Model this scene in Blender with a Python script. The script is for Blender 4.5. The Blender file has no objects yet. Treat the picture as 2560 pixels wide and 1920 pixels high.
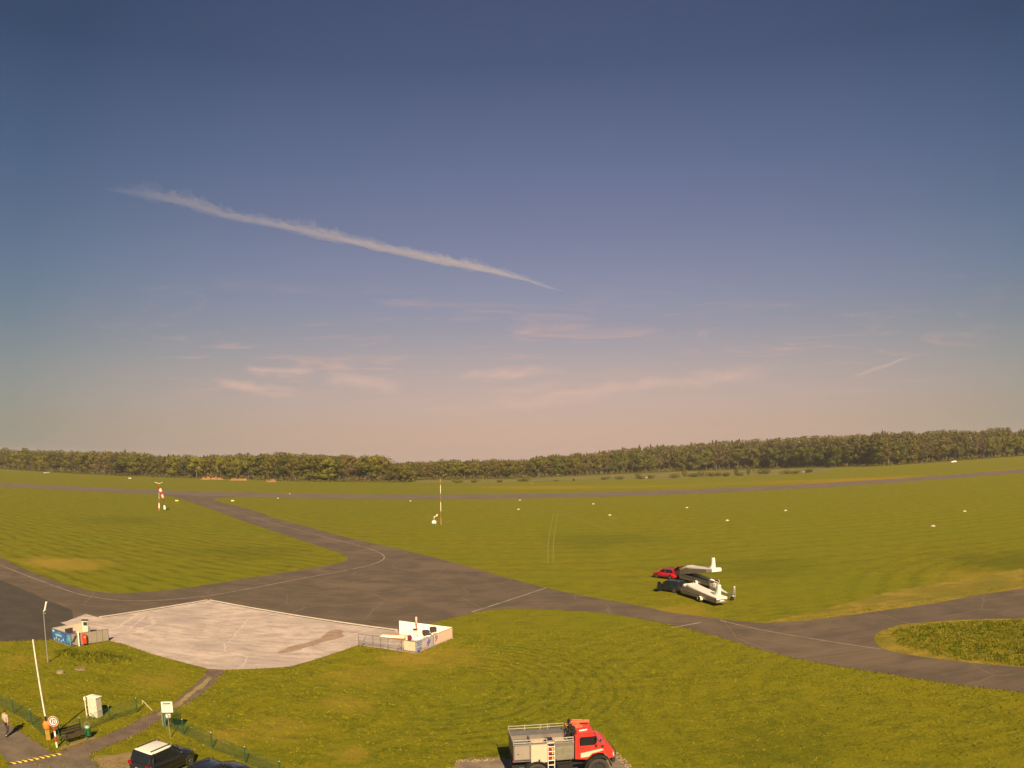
import bpy, bmesh, math, random
from math import radians as R, sin, cos, pi
from mathutils import Matrix, Vector, noise
from mathutils.geometry import tessellate_polygon
S = bpy.context.scene
# ---------------------------------------------------------------- camera (wide fisheye-like webcam lens on the tower)
HAZE = .00013; CH = 17.5; FPX = 1833.0; PITCH = R(6.1); ROLL = R(0.8)
cd = bpy.data.cameras.new('camera'); cam = bpy.data.objects.new('camera', cd); S.collection.objects.link(cam); S.camera = cam
cd.type = 'PANO'; cd.sensor_width = 36; cd.sensor_fit = 'HORIZONTAL'
cd.panorama_type = 'FISHEYE_LENS_POLYNOMIAL'; cd.fisheye_fov = R(170)
cd.fisheye_polynomial_k0 = 0; cd.fisheye_polynomial_k1 = -1 / (FPX / 2560 * 36)
cd.fisheye_polynomial_k2 = 0; cd.fisheye_polynomial_k3 = 0; cd.fisheye_polynomial_k4 = 0
cd.clip_start = .1; cd.clip_end = 40000
cam.matrix_world = Matrix.Translation((0, 0, CH)) @ Matrix.Rotation(pi / 2 + PITCH, 4, 'X') @ Matrix.Rotation(-ROLL, 4, 'Z')
# ---------------------------------------------------------------- node helper
class NT:
    def __init__(s, tree): s.t = tree; s.n = tree.nodes; s.l = tree.links
    def new(s, typ, **kw):
        n = s.n.new(typ)
        for k, v in kw.items(): setattr(n, k, v)
        return n
    def set(s, sock, v):
        if isinstance(v, bpy.types.NodeSocket): s.l.new(v, sock)
        elif v is not None:
            if isinstance(v, (tuple, list)) and sock.type == 'RGBA' and len(v) == 3: v = (*v, 1)
            sock.default_value = v
    def m(s, op, a, b=None, c=None, clamp=False):
        n = s.new('ShaderNodeMath', operation=op, use_clamp=clamp); s.set(n.inputs[0], a)
        if b is not None: s.set(n.inputs[1], b)
        if c is not None: s.set(n.inputs[2], c)
        return n.outputs[0]
    def vm(s, op, a, b=None, out=0):
        n = s.new('ShaderNodeVectorMath', operation=op); s.set(n.inputs[0], a)
        if b is not None: s.set(n.inputs[1], b)
        return n.outputs['Value'] if op in ('DOT_PRODUCT', 'LENGTH', 'DISTANCE') else n.outputs[0]
    def mix(s, f, a, b, blend='MIX'):
        n = s.new('ShaderNodeMix', data_type='RGBA', blend_type=blend)
        s.set(n.inputs[0], f); s.set(n.inputs[6], a); s.set(n.inputs[7], b); return n.outputs[2]
    def noise(s, vec, scale, detail=4, rough=.55, out=0, dist=0):
        n = s.new('ShaderNodeTexNoise'); s.set(n.inputs['Vector'], vec); n.inputs['Scale'].default_value = scale
        n.inputs['Detail'].default_value = detail; n.inputs['Roughness'].default_value = rough; n.inputs['Distortion'].default_value = dist
        return n.outputs[out]
    def ss(s, x, lo, hi):
        n = s.new('ShaderNodeMapRange', interpolation_type='SMOOTHSTEP', clamp=True)
        s.set(n.inputs[0], x); n.inputs[1].default_value = lo; n.inputs[2].default_value = hi; return n.outputs[0]
    def ramp(s, f, stops):
        n = s.new('ShaderNodeValToRGB'); s.set(n.inputs[0], f); e = n.color_ramp.elements
        e[0].position, e[0].color = stops[0][0], (*stops[0][1], 1); e[1].position, e[1].color = stops[-1][0], (*stops[-1][1], 1)
        for p, c in stops[1:-1]:
            k = e.new(p); k.color = (*c, 1)
        return n.outputs[0]
    def scale(s, v, sc):
        n = s.new('ShaderNodeMapping'); s.set(n.inputs[0], v); n.inputs['Scale'].default_value = sc; return n.outputs[0]
def lin(r, g, b, k=1.0):
    f = lambda c: ((c / 255 + .055) / 1.055) ** 2.4 if c > 10.3 else c / 255 / 12.92
    return (f(r) * k, f(g) * k, f(b) * k)
# pixel of the 2560x1920 photograph -> direction / point at height z
def ray(px, py):
    x, y = px - 1280, 960 - py; q = math.hypot(x, y) or 1e-9; th = q / FPX
    a, b, c = x / q * sin(th), y / q * sin(th), cos(th)
    x2 = cos(ROLL) * a + sin(ROLL) * b; y2 = -sin(ROLL) * a + cos(ROLL) * b
    return Vector((x2, c * cos(PITCH) - y2 * sin(PITCH), y2 * cos(PITCH) + c * sin(PITCH)))
def G(px, py, z=0):
    d = ray(px, py); t = (z - CH) / d.z; return Vector((d.x * t, d.y * t, z))
# ---------------------------------------------------------------- world
EXPO = .85
SUN_AZ, SUN_EL = -12.0, 34.5          # heading of the shadows (from +Y towards +X), height of the sun
W = bpy.data.worlds.new("World"); S.world = W; W.use_nodes = True
w = NT(W.node_tree); bg = w.n['Background']
gen = w.new('ShaderNodeTexCoord').outputs['Generated']
sep = w.new('ShaderNodeSeparateXYZ'); w.l.new(gen, sep.inputs[0]); dx, dy, dz = sep.outputs
sky = w.new('ShaderNodeTexSky', sky_type='NISHITA'); sky.sun_disc = False
sky.sun_elevation = R(SUN_EL); sky.sun_rotation = R(180 + SUN_AZ); sky.dust_density = 3; sky.altitude = 80
k = 2 ** -EXPO
el = w.m('MULTIPLY', w.m('ARCSINE', dz), 180 / pi)
st = [(-2, (216, 178, 158)), (.9, (218, 181, 161)), (2.6, (213, 179, 160)), (4.6, (206, 178, 167)), (6.6, (193, 173, 169)), (8.5, (176, 165, 170)), (10.5, (160, 156, 170)), (12.4, (148, 149, 171)), (14.4, (138, 142, 169)), (18.1, (121, 128, 160)), (23.2, (102, 113, 149)), (31, (76, 89, 124)), (37, (69, 81, 116)), (60, (56, 66, 104))]
base = w.ramp(w.m('DIVIDE', w.m('ADD', el, 2), 62), [((e + 2) / 62, lin(*c, k)) for e, c in st])
az = w.m('MULTIPLY', w.m('ARCTAN2', dx, dy), 180 / pi)
off = w.m('MINIMUM', w.m('ABSOLUTE', w.m('SUBTRACT', az, 3)), 60)
fall = w.m('POWER', w.m('DIVIDE', off, 42), 2.0)
side = w.mix(w.m('MINIMUM', fall, 1.2), (1, 1, 1), (.50, .70, .73))  # sky colour darkened toward both sides, imitating lens vignetting
base = w.mix(1, base, side, 'MULTIPLY')
# thin cirrus veils above the horizon
inv = w.m('DIVIDE', 1, w.m('ADD', w.m('MAXIMUM', dz, 0), .06))
cb = w.new('ShaderNodeCombineXYZ'); w.l.new(w.m('MULTIPLY', dx, inv), cb.inputs[0]); w.l.new(w.m('MULTIPLY', dy, inv), cb.inputs[1])
cir = w.noise(w.scale(cb.outputs[0], (.8, 1.5, 1)), 1.3, 8, .68, dist=.9)
veil = w.m('MULTIPLY', w.ss(cir, .5, .72), w.m('MULTIPLY', w.ss(el, 2.5, 6.5), w.m('SUBTRACT', 1, w.ss(el, 9.5, 15))))
veil = w.m('MULTIPLY', veil, w.m('SUBTRACT', 1, w.ss(off, 22, 42)))
base = w.mix(w.m('MULTIPLY', veil, .62), base, lin(216, 176, 164, k))
def streak(a, b, width, op, ragged=.5):
    """a thin trail along the great circle between two directions of the sky"""
    global base
    A, B = ray(*a), ray(*b); n = A.cross(B).normalized(); mid = (A + B).normalized(); t = n.cross(mid); half = A.angle(B) / 2
    wob = w.m('MULTIPLY', w.m('SUBTRACT', w.noise(gen, 28, 4), .5), width * ragged * 4)
    d = w.m('ABSOLUTE', w.m('ADD', w.vm('DOT_PRODUCT', gen, tuple(n)), wob))
    al = w.m('ABSOLUTE', w.vm('DOT_PRODUCT', gen, tuple(t)))
    f = w.m('MULTIPLY', w.m('SUBTRACT', 1, w.ss(d, 0, width)), w.m('SUBTRACT', 1, w.ss(al, half * .55, half)))
    f = w.m('MULTIPLY', f, w.ss(w.noise(w.scale(gen, (9, 9, 70)), 1, 6, .7), .28, .62))
    base = w.mix(w.m('MULTIPLY', f, op), base, lin(222, 186, 170, k))
streak((1280, 1008), (1960, 920), .014, .7)
streak((1200, 1010), (1560, 985), .016, .65)
streak((1130, 950), (1380, 920), .011, .7)
streak((1200, 985), (1420, 960), .010, .4)
streak((2120, 948), (2290, 884), .0035, .55, .5)
streak((600, 925), (800, 935), .009, .9)
streak((520, 955), (760, 985), .011, .8)
streak((800, 930), (1010, 985), .018, .75)
streak((1120, 945), (1440, 925), .008, .5)
streak((1040, 1030), (1280, 1022), .008, .4)
w.l.new(w.mix(.12, base, w.mix(1, sky.outputs[0], (.14 * k * .5, .12 * k * .5, .1 * k * .5), 'MULTIPLY')), bg.inputs[0]); bg.inputs[1].default_value = 1.0
# ---------------------------------------------------------------- sun
sl = bpy.data.lights.new('sun', 'SUN'); sl.energy = 4.8; sl.angle = R(.5); sl.color = (1, .745, .42)
so = bpy.data.objects.new('sun', sl); S.collection.objects.link(so); so.rotation_euler = (R(90 - SUN_EL), 0, R(-SUN_AZ)); so.location = (20, -60, 60)
S.view_settings.view_transform = 'Standard'; S.view_settings.look = 'None'; S.view_settings.exposure = EXPO; S.view_settings.gamma = 1
S.cycles.max_bounces = 6; S.cycles.transparent_max_bounces = 12
# ---------------------------------------------------------------- object helpers
C = S.collection
def build(name, bm, mats, parent=None, smooth=False, loc=None, rz=0):
    me = bpy.data.meshes.new(name); bm.to_mesh(me); bm.free()
    for m in (mats if isinstance(mats, (list, tuple)) else [mats]): me.materials.append(m)
    if smooth:
        for p in me.polygons: p.use_smooth = True
    o = bpy.data.objects.new(name, me); C.objects.link(o)
    if parent: o.parent = parent
    if loc is not None: o.location = loc
    o.rotation_euler.z = rz
    return o
def tag(o, label=None, cat=None, group=None, kind=None):
    if label: o['label'] = label
    if cat: o['category'] = cat
    if group: o['group'] = group
    if kind: o['kind'] = kind
    return o
def thing(name, label, cat, loc, rz=0, group=None):
    o = bpy.data.objects.new(name, None); C.objects.link(o); o.location = loc; o.rotation_euler.z = rz; o.empty_display_size = .3
    return tag(o, label, cat, group)
def dup(root, loc, rz=0, label=None, sc=None, group=None):
    r = root.copy(); C.objects.link(r); r.location = loc; r.rotation_euler.z = rz
    if sc: r.scale = sc
    if label: r['label'] = label
    if group: r['group'] = group
    for ch in list(root.children):
        c = ch.copy(); C.objects.link(c); c.parent = r
        for g in ch.children:
            d = g.copy(); C.objects.link(d); d.parent = c
    return r
B = bmesh.new
def face(bm, pts, mi=0):
    f = bm.faces.new([bm.verts.new(p) for p in pts]); f.material_index = mi; return f
def box(bm, c, s, rz=0, mi=0, rot=None, bev=0):
    M = Matrix.Translation(c) @ (rot.to_4x4() if rot else Matrix.Rotation(rz, 4, 'Z')) @ Matrix.Diagonal((*s, 1))
    r = bmesh.ops.create_cube(bm, size=1, matrix=M)
    fs = {f for v in r['verts'] for f in v.link_faces}
    for f in fs: f.material_index = mi
    if bev:
        es = list({e for v in r['verts'] for e in v.link_edges})
        rr = bmesh.ops.bevel(bm, geom=es, offset=bev, segments=2, affect='EDGES')
        for f in rr['faces']: f.material_index = mi
    return bm
def tube(bm, p0, p1, r0, r1=None, seg=8, mi=0, caps=True):
    p0, p1 = Vector(p0), Vector(p1); d = p1 - p0; r1 = r0 if r1 is None else r1
    q = d.to_track_quat('Z', 'Y').to_matrix().to_4x4()
    r = bmesh.ops.create_cone(bm, cap_ends=caps, segments=seg, radius1=r0, radius2=r1, depth=d.length, matrix=Matrix.Translation((p0 + p1) / 2) @ q)
    for f in {f for v in r['verts'] for f in v.link_faces}: f.material_index = mi
    return bm
def path(bm, pts, r, seg=6, mi=0):
    for a, b in zip(pts, pts[1:]): tube(bm, a, b, r, r, seg, mi)
    return bm
def ball(bm, c, s, seg=12, mi=0):
    r = bmesh.ops.create_uvsphere(bm, u_segments=seg, v_segments=max(6, seg // 2), radius=1, matrix=Matrix.Translation(c) @ Matrix.Diagonal((*s, 1)))
    for f in {f for v in r['verts'] for f in v.link_faces}: f.material_index = mi
    return bm
def loft(bm, rings, mi=0, cap=True, closed=True):
    vs = [[bm.verts.new(p) for p in r] for r in rings]; n = len(rings[0])
    for a, b in zip(vs, vs[1:]):
        for i in range(n if closed else n - 1):
            f = bm.faces.new((a[i], a[(i + 1) % n], b[(i + 1) % n], b[i])); f.material_index = mi
    if cap and closed:
        bm.faces.new(vs[0][::-1]).material_index = mi; bm.faces.new(vs[-1]).material_index = mi
    bmesh.ops.recalc_face_normals(bm, faces=bm.faces[:])
    return bm
def extrude_y(bm, prof, y0, y1, mi=0):
    """side profile (x,z) extruded between two y"""
    return loft(bm, [[(x, y0, z) for x, z in prof], [(x, y1, z) for x, z in prof]], mi)
def wheel(parent, x, y, r, wdt, tm, rm, side, nspoke=5, name='wheel'):
    bm = B(); ring = [(r * .62, -wdt / 2), (r * .93, -wdt / 2), (r, -wdt * .36), (r, wdt * .36), (r * .93, wdt / 2), (r * .62, wdt / 2)]
    n = 28; rings = [[(x + a * cos(2 * pi * i / n), y + b, r + a * sin(2 * pi * i / n)) for a, b in ring] for i in range(n + 1)]
    loft(bm, rings, cap=False, closed=True)
    t = build('tyre', bm, tm, parent, True)
    bm = B(); yo = y + side * wdt * .38
    tube(bm, (x, y - side * wdt * .3, r), (x, yo - side * .03, r), r * .63, seg=24, mi=1)
    for i in range(nspoke):
        a = 2 * pi * i / nspoke + .3; c_, s_ = cos(a), sin(a)
        box(bm, (x + c_ * r * .33, yo, r + s_ * r * .33), (r * .58, .03, r * .17), rot=Matrix.Rotation(-a, 3, 'Y'))
    tube(bm, (x, yo - .03, r), (x, yo + side * .02, r), r * .15, seg=10)
    for i in range(n):
        a, b = 2 * pi * i / n, 2 * pi * (i + 1) / n
        face(bm, [(x + q * cos(u), yo, r + q * sin(u)) for q, u in ((r * .63, a), (r * .63, b), (r * .55, b), (r * .55, a))])
    build('rim', bm, rm, t)
    return t
# ---------------------------------------------------------------- materials
MT = {}
def mat(name, col, rough=.6, metal=0, var=.12, vs=4.0, spec=.4, bump=0, coat=0, alpha=None):
    if name in MT: return MT[name]
    m = bpy.data.materials.new(name); m.use_nodes = True; t = NT(m.node_tree); p = t.n['Principled BSDF']
    p.inputs['Roughness'].default_value = rough; p.inputs['Metallic'].default_value = metal; p.inputs['Specular IOR Level'].default_value = spec
    p.inputs['Coat Weight'].default_value = coat; p.inputs['Coat Roughness'].default_value = .08
    co = t.new('ShaderNodeTexCoord').outputs['Object']; nz = t.noise(co, vs, 5)
    t.l.new(t.mix(t.ss(nz, .3, .7), tuple(c * (1 - var) for c in col), tuple(min(1, c * (1 + var)) for c in col)), p.inputs['Base Color'])
    if bump:
        b = t.new('ShaderNodeBump'); b.inputs['Strength'].default_value = bump; b.inputs['Distance'].default_value = .02
        t.l.new(t.noise(co, vs * 8, 3), b.inputs['Height']); t.l.new(b.outputs[0], p.inputs['Normal'])
    if alpha is not None: p.inputs['Alpha'].default_value = alpha
    MT[name] = m; return m
WHITE = mat('white paint', (.78, .78, .77), .45); REDP = mat('red paint', (.62, .02, .03), .3, coat=.6, var=.05)
BLACK = mat('black rubber', (.018, .018, .018), .8, var=.3); TYRE = mat('tyre rubber', (.04, .037, .035), .85, var=.25, vs=20)
RIM = mat('alloy', (.35, .34, .33), .35, .8); GLASS = mat('dark glass', (.012, .014, .018), .06, var=0, spec=.6)
STEEL = mat('galvanised steel', (.36, .36, .37), .45, .5, vs=8); DARKM = mat('dark metal', (.04, .04, .045), .5, .3)
ALU = mat('grey aluminium panel', (.20, .185, .18), .42, .35, var=.06); ALUB = mat('brushed aluminium', (.48, .46, .44), .35, .6, var=.06)
CHASSIS = mat('chassis black', (.02, .02, .022), .6); GREENM = mat('green coated steel', (.016, .075, .045), .5)
LAMPR = mat('red lamp', (.22, .008, .012), .2, var=0); LAMPC = mat('clear lamp', (.6, .6, .6), .1, var=0)
ORANGE = mat('orange cover', (.75, .20, .03), .6); YELL = mat('yellow paint', (.72, .50, .05), .6); WOOD = mat('dark wood slats', (.03, .022, .015), .7)
BLUEB = mat('banner blue', (.035, .12, .34), .5, var=.25, vs=2.5); PLATE = mat('number plate', (.75, .75, .7), .5, var=.02)
# --- ground
def grass_mat():
    m = bpy.data.materials.new('mown grass'); m.use_nodes = True; t = NT(m.node_tree); p = t.n['Principled BSDF']
    pos = t.new('ShaderNodeNewGeometry').outputs['Position']
    big = t.noise(pos, .035, 4, .6); mid = t.noise(pos, .35, 5, .65); fine = t.noise(pos, 3.2, 6, .75); vf = t.noise(pos, 14, 3, .7)
    c = t.mix(t.m('ADD', t.m('MULTIPLY', t.ss(fine, .36, .64), .6), t.m('MULTIPLY', t.ss(t.noise(t.scale(pos, (.35, 1, 1)), 1.1, 6, .75), .36, .64), .4)), (.058, .074, .0022), (.255, .232, .0085))
    c = t.mix(t.m('MULTIPLY', t.ss(mid, .4, .62), .55), c, (.225, .200, .007))
    c = t.mix(t.m('MULTIPLY', t.ss(big, .35, .65), .5), c, (.150, .172, .0045))
    dry = t.m('MULTIPLY', t.ss(t.noise(pos, .8, 5, .7), .56, .74), t.ss(t.noise(pos, .06, 3), .42, .62))
    c = t.mix(t.m('MULTIPLY', dry, .38), c, (.33, .225, .035))
    # dark and pale needles of turf
    c = t.mix(t.m('MULTIPLY', t.ss(vf, .52, .68), .45), c, (.03, .045, .003)); c = t.mix(t.m('MULTIPLY', t.ss(t.noise(pos, 9, 3, .8), .56, .7), .5), c, (.36, .31, .04))
    # mowing passes: straight, parallel to the runway, in the field; curved ones in the near grass and at the right
    sx = t.new('ShaderNodeSeparateXYZ'); t.l.new(pos, sx.inputs[0]); X, Y, Z = sx.outputs
    wob = t.noise(pos, .05, 3)
    def stripes(coord, period, mask, amt, colr=(.045, .058, .005), iso=False):
        nonlocal c
        s_ = t.m('SINE', t.m('MULTIPLY', coord, 2 * pi / period))
        s_ = t.m('MULTIPLY', t.ss(s_, -.1, .9), t.ss(t.noise(pos if iso else t.scale(pos, (.25, .9, 1)), .9 if iso else .5, 4), .34, .6))
        c = t.mix(t.m('MULTIPLY', t.m('MULTIPLY', s_, mask), amt), c, colr)
    far = t.ss(Y, 85, 110); left = t.m('SUBTRACT', 1, t.ss(X, -60, 0))
    stripes(t.m('ADD', t.m('ADD', Y, t.m('MULTIPLY', X, .05)), t.m('MULTIPLY', wob, 9)), 7.5, far, .22)
    stripes(t.m('ADD', t.m('ADD', Y, t.m('MULTIPLY', X, .64)), t.m('MULTIPLY', wob, 7)), 4.2, t.m('MULTIPLY', left, t.ss(Y, 60, 80)), .42)
    def rings(cen, r0, r1, period, amt, sec=None, **k2):
        d = t.vm('DISTANCE', pos, tuple(cen)); d2 = t.m('ADD', d, t.m('MULTIPLY', t.noise(pos, .3, 3), .8))
        mk = t.m('MULTIPLY', t.ss(d, r0, r0 * 1.2 + .5), t.m('SUBTRACT', 1, t.ss(d, r1 * .7, r1)))
        if sec is not None: mk = t.m('MULTIPLY', mk, t.ss(X, cen.x + sec, cen.x + sec + 6))
        stripes(d2, period, mk, amt, iso=True, **k2)
    rings(G(1090, 1715), 4, 19, 1.0, .42, sec=-3)
    rings(G(1090, 1715), 4, 19, 1.0, .25, sec=-3, colr=(.36, .30, .03)) if False else None
    rings(G(760, 1780), 2, 13, 1.3, .25, sec=-30)
    rings(G(3000, 1420), 30, 62, 4.0, .25)
    rings(G(2300, 1700), 8, 40, 2.0, .22)
    def patch(cx, cy, r0, colr, amt, nz_=.5):
        nonlocal c
        q = G(cx, cy); d = t.vm('DISTANCE', pos, (q.x, q.y, 0)); d = t.m('ADD', d, t.m('MULTIPLY', t.m('SUBTRACT', t.noise(pos, nz_, 5, .7), .5), r0 * 2.2))
        c = t.mix(t.m('MULTIPLY', t.m('SUBTRACT', 1, t.ss(d, r0 * .3, r0 * 1.15)), amt), c, colr)
    for q in ((170, 1410, 9, .7, .12), (110, 1400, 6, .5, .12), (1100, 1640, 5, .5, .5), (900, 1690, 4, .4, .5), (60, 1650, 3, .4, .6), (400, 1700, 3, .4, .6), (1700, 1527, 4, .6, .5), (1010, 1650, 3, .6, .7), (2430, 1440, 7, .4, .3), (860, 1760, 2.5, .4, .8), (700, 1820, 3, .4, .8), (560, 1840, 2, .5, .9), (880, 1885, 1.5, .6, .9)):
        patch(q[0], q[1], q[2], (.33, .225, .035), q[3] * .8, q[4])
    for q in ((1500, 1350, 18, .3, .1), (600, 1380, 14, .3, .1), (1900, 1420, 12, .3, .1), (2500, 1400, 12, .5, .1), (1950, 1860, 5, .35, .3), (300, 1300, 18, .3, .1)):
        patch(q[0], q[1], q[2], (.06, .075, .004), q[3], q[4])
    # buttercup band beyond the runway
    a, b = G(900, 1215), G(2250, 1193)
    yc = t.m('ADD', t.m('MULTIPLY', t.m('SUBTRACT', X, a.x), (b.y - a.y) / (b.x - a.x)), a.y)
    band = t.m('MULTIPLY', t.m('SUBTRACT', 1, t.ss(t.m('ABSOLUTE', t.m('SUBTRACT', Y, yc)), 10, 50)), t.m('MULTIPLY', t.ss(X, -90, 10), t.ss(t.noise(t.scale(pos, (.4, 1.2, 1)), .03, 4, .7), .38, .62)))
    c = t.mix(t.m('MULTIPLY', band, .8), c, (.30, .19, .010))
    # daisies
    v = t.new('ShaderNodeTexVoronoi'); t.l.new(pos, v.inputs['Vector']); v.inputs['Scale'].default_value = 3.0
    da = t.m('MULTIPLY', t.m('SUBTRACT', 1, t.ss(v.outputs['Distance'], .04, .17)), t.m('MULTIPLY', t.ss(t.noise(pos, .22, 4, .7), .5, .68), t.m('SUBTRACT', 1, t.ss(Y, 60, 90))))
    c = t.mix(t.m('MULTIPLY', da, .75), c, (.45, .46, .38))
    t.l.new(c, p.inputs['Base Color']); p.inputs['Roughness'].default_value = .9; p.inputs['Specular IOR Level'].default_value = .12
    bu = t.new('ShaderNodeBump'); bu.inputs['Strength'].default_value = .7; bu.inputs['Distance'].default_value = .12
    t.l.new(t.m('ADD', fine, t.m('MULTIPLY', vf, .6)), bu.inputs['Height']); t.l.new(bu.outputs[0], p.inputs['Normal'])
    return m
def surf(name, c0, c1, c2=None, sc=.5, fine=6, cracks=0, rough=.85, bump=.15, streakd=None, an=(.12, 1.6)):
    m = bpy.data.materials.new(name); m.use_nodes = True; t = NT(m.node_tree); p = t.n['Principled BSDF']
    pos = t.new('ShaderNodeNewGeometry').outputs['Position']
    c = t.mix(t.ss(t.noise(pos, sc, 6, .65), .35, .65), c0, c1)
    if c2: c = t.mix(t.m('MULTIPLY', t.ss(t.noise(pos, sc * .25, 4, .6), .48, .62), .7), c, c2)
    f = t.noise(pos, fine, 4, .7); c = t.mix(.5, c, t.mix(f, (.5, .5, .5), (1.45, 1.45, 1.45)), 'MULTIPLY')
    if streakd:
        rot = t.new('ShaderNodeMapping'); t.l.new(pos, rot.inputs[0]); rot.inputs['Rotation'].default_value = (0, 0, streakd[0]); rot.inputs['Scale'].default_value = (*an, 1)
        sn = t.noise(rot.outputs[0], streakd[1], 5, .7, dist=.4)
        c = t.mix(t.m('MULTIPLY', t.ss(sn, .48, .66), streakd[2]), c, tuple(x * y for x, y in zip(c0, (.66, .62, .66))))
        c = t.mix(t.m('MULTIPLY', t.ss(t.m('SUBTRACT', 1, sn), .56, .72), streakd[2] * .6), c, tuple(min(1, x * 1.35) for x in c1))
    if cracks:
        v = t.new('ShaderNodeTexVoronoi', feature='DISTANCE_TO_EDGE'); wv = t.vm('ADD', pos, t.vm('SCALE', t.noise(pos, .4, 4, out=1), None)); t.l.new(wv, v.inputs['Vector']); v.inputs['Scale'].default_value = .09
        cr = t.m('MULTIPLY', t.m('SUBTRACT', 1, t.ss(v.outputs['Distance'], .002, .010)), cracks)
        c = t.mix(cr, c, tuple(x * 1.5 for x in c1))
    t.l.new(c, p.inputs['Base Color']); p.inputs['Roughness'].default_value = rough; p.inputs['Specular IOR Level'].default_value = .2
    b = t.new('ShaderNodeBump'); b.inputs['Strength'].default_value = bump; b.inputs['Distance'].default_value = .03
    t.l.new(f, b.inputs['Height']); t.l.new(b.outputs[0], p.inputs['Normal'])
    return m
GRASS = grass_mat()
ASPH = surf('taxiway asphalt', (.100, .080, .064), (.132, .102, .078), (.160, .122, .090), .22, 7, cracks=.5, streakd=(.25, .8, .35))
ASPD = surf('dark asphalt', (.058, .052, .046), (.075, .066, .057), None, .4, 7, .3)
RUNW = surf('runway asphalt', (.135, .105, .088), (.165, .130, .108), None, .08, 2)
ROADM = surf('worn road asphalt', (.125, .102, .078), (.185, .150, .115), (.105, .085, .065), .5, 8, .3)
PATHM = surf('footpath asphalt', (.12, .09, .072), (.17, .13, .10), None, .9, 9)
CONC = surf('pale concrete', (.41, .345, .33), (.57, .48, .445), (.37, .315, .31), .45, 5, .25, streakd=(.35, .9, .6), an=(.35, 1.3))
STAIN = surf('damp concrete stain', (.27, .19, .15), (.36, .27, .22), None, 1.2, 6)
LINE = surf('worn line paint', (.26, .24, .2), (.45, .41, .34), (.16, .14, .12), 2.5, 9)
CRETE = surf('kerb concrete', (.48, .44, .38), (.58, .52, .45), None, 1, 6)
DARKSLOT = mat('drain slot', (.03, .028, .026), .9)
DIRT = surf('bare dry soil', (.20, .145, .07), (.29, .21, .115), (.15, .125, .03), 1.3, 8)
MEADOW = surf('rough meadow', (.15, .14, .03), (.20, .18, .05), (.11, .12, .03), .05, .6, bump=.4)
# ---------------------------------------------------------------- flat sheets of the setting
def smooth2(pts, n=5):
    out = []
    for i in range(len(pts) - 1):
        p0, p1, p2, p3 = pts[max(i - 1, 0)], pts[i], pts[i + 1], pts[min(i + 2, len(pts) - 1)]
        for j in range(n):
            u = j / n; out.append(.5 * ((2 * p1) + (p2 - p0) * u + (2 * p0 - 5 * p1 + 4 * p2 - p3) * u * u + (3 * p1 - p0 - 3 * p2 + p3) * u ** 3))
    return out + [pts[-1]]
def sheet(name, pts, z, m, kind='structure', jag=0):
    pts = [Vector((p.x, p.y, z)) for p in pts]
    if jag:
        q = []
        for a, b in zip(pts, pts[1:] + pts[:1]):
            n_ = max(1, min(60, int((b - a).length / .45)))
            for i in range(n_):
                p = a.lerp(b, i / n_); d = noise.noise(Vector((p.x * 1.7, p.y * 1.7, 3.1))) * jag
                nrm = Vector((-(b - a).y, (b - a).x, 0)).normalized(); q.append(p + nrm * d)
        pts = q
    bm = B(); vs = [bm.verts.new(p) for p in pts]
    for t in tessellate_polygon([pts]):
        try: bm.faces.new([vs[i] for i in t])
        except ValueError: pass
    bmesh.ops.recalc_face_normals(bm, faces=bm.faces[:])
    for f in bm.faces:
        if f.normal.z < 0: f.normal_flip()
    o = build(name, bm, m); o['kind'] = kind; return o
def P_px(x, y, z=0):
    z -= CH; d = math.sqrt(x * x + y * y + z * z); x, y, z = x / d, y / d, z / d
    y2 = z * cos(PITCH) - y * sin(PITCH); z2 = y * cos(PITCH) + z * sin(PITCH); x3 = cos(ROLL) * x - sin(ROLL) * y2; y3 = sin(ROLL) * x + cos(ROLL) * y2
    th = math.acos(max(-1, min(1, z2))); q = FPX * th / (math.hypot(x3, y3) or 1e-9); return 1280 + q * x3, 960 - q * y3
def asphalt_at(x, y): return inside(TAXI, x, y)
def PX(l): return [G(*p) for p in l]
def ext(a, b, d): return b + (b - a).normalized() * d
bm = B(); bmesh.ops.create_grid(bm, x_segments=4, y_segments=4, size=2800)
build('ground', bm, GRASS)['kind'] = 'structure'
# runway
a0, a1 = G(1280, 1237.5), G(1280, 1246); sl_ = -.012
sheet('runway', [Vector((-900, a0.y - 900 * -.015 + 8, 0)), Vector((900, a0.y + 4, 0)), Vector((900, a1.y - 3, 0)), Vector((-900, a1.y + 2, 0))][::-1], .012, RUNW)
# taxiway + apron
islA = PX([(0, 1393), (70, 1426), (162, 1460), (243, 1479), (324, 1482.5), (463, 1470), (648, 1441), (810, 1415), (862, 1403), (869, 1394.5), (862, 1387.5), (833, 1377), (694, 1331), (596, 1298.4), (535, 1275), (474.5, 1255), (451, 1247.5), (428, 1241), (400, 1237), (370, 1230)])
islA = [ext(islA[1], islA[0], 60)] + islA
edgB = PX([(640, 1231), (610, 1240), (575, 1243.5), (545, 1245.8), (532, 1249), (550, 1255), (607.6, 1269.5), (640, 1278), (692, 1297), (755.7, 1313), (848, 1339), (1041, 1383), (1157, 1413), (1366, 1470), (1600, 1515), (1663, 1529), (1782, 1545), (1900, 1557), (2019, 1550.7), (2139, 1535.8), (2246, 1521), (2347.6, 1506), (2437, 1489.5), (2560, 1470)])
edgB.append(ext(edgB[-2], edgB[-1], 40))
islC = PX([(2560, 1546), (2437, 1548), (2317.7, 1555), (2258, 1561), (2216, 1571.6), (2192, 1585), (2185, 1598), (2192, 1610), (2213, 1623.8), (2273, 1637), (2347.6, 1647.6), (2437, 1658), (2560, 1668.5)])
islC = [ext(islC[1], islC[0], 30)] + islC + [ext(islC[-2], islC[-1], 25)]
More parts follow.
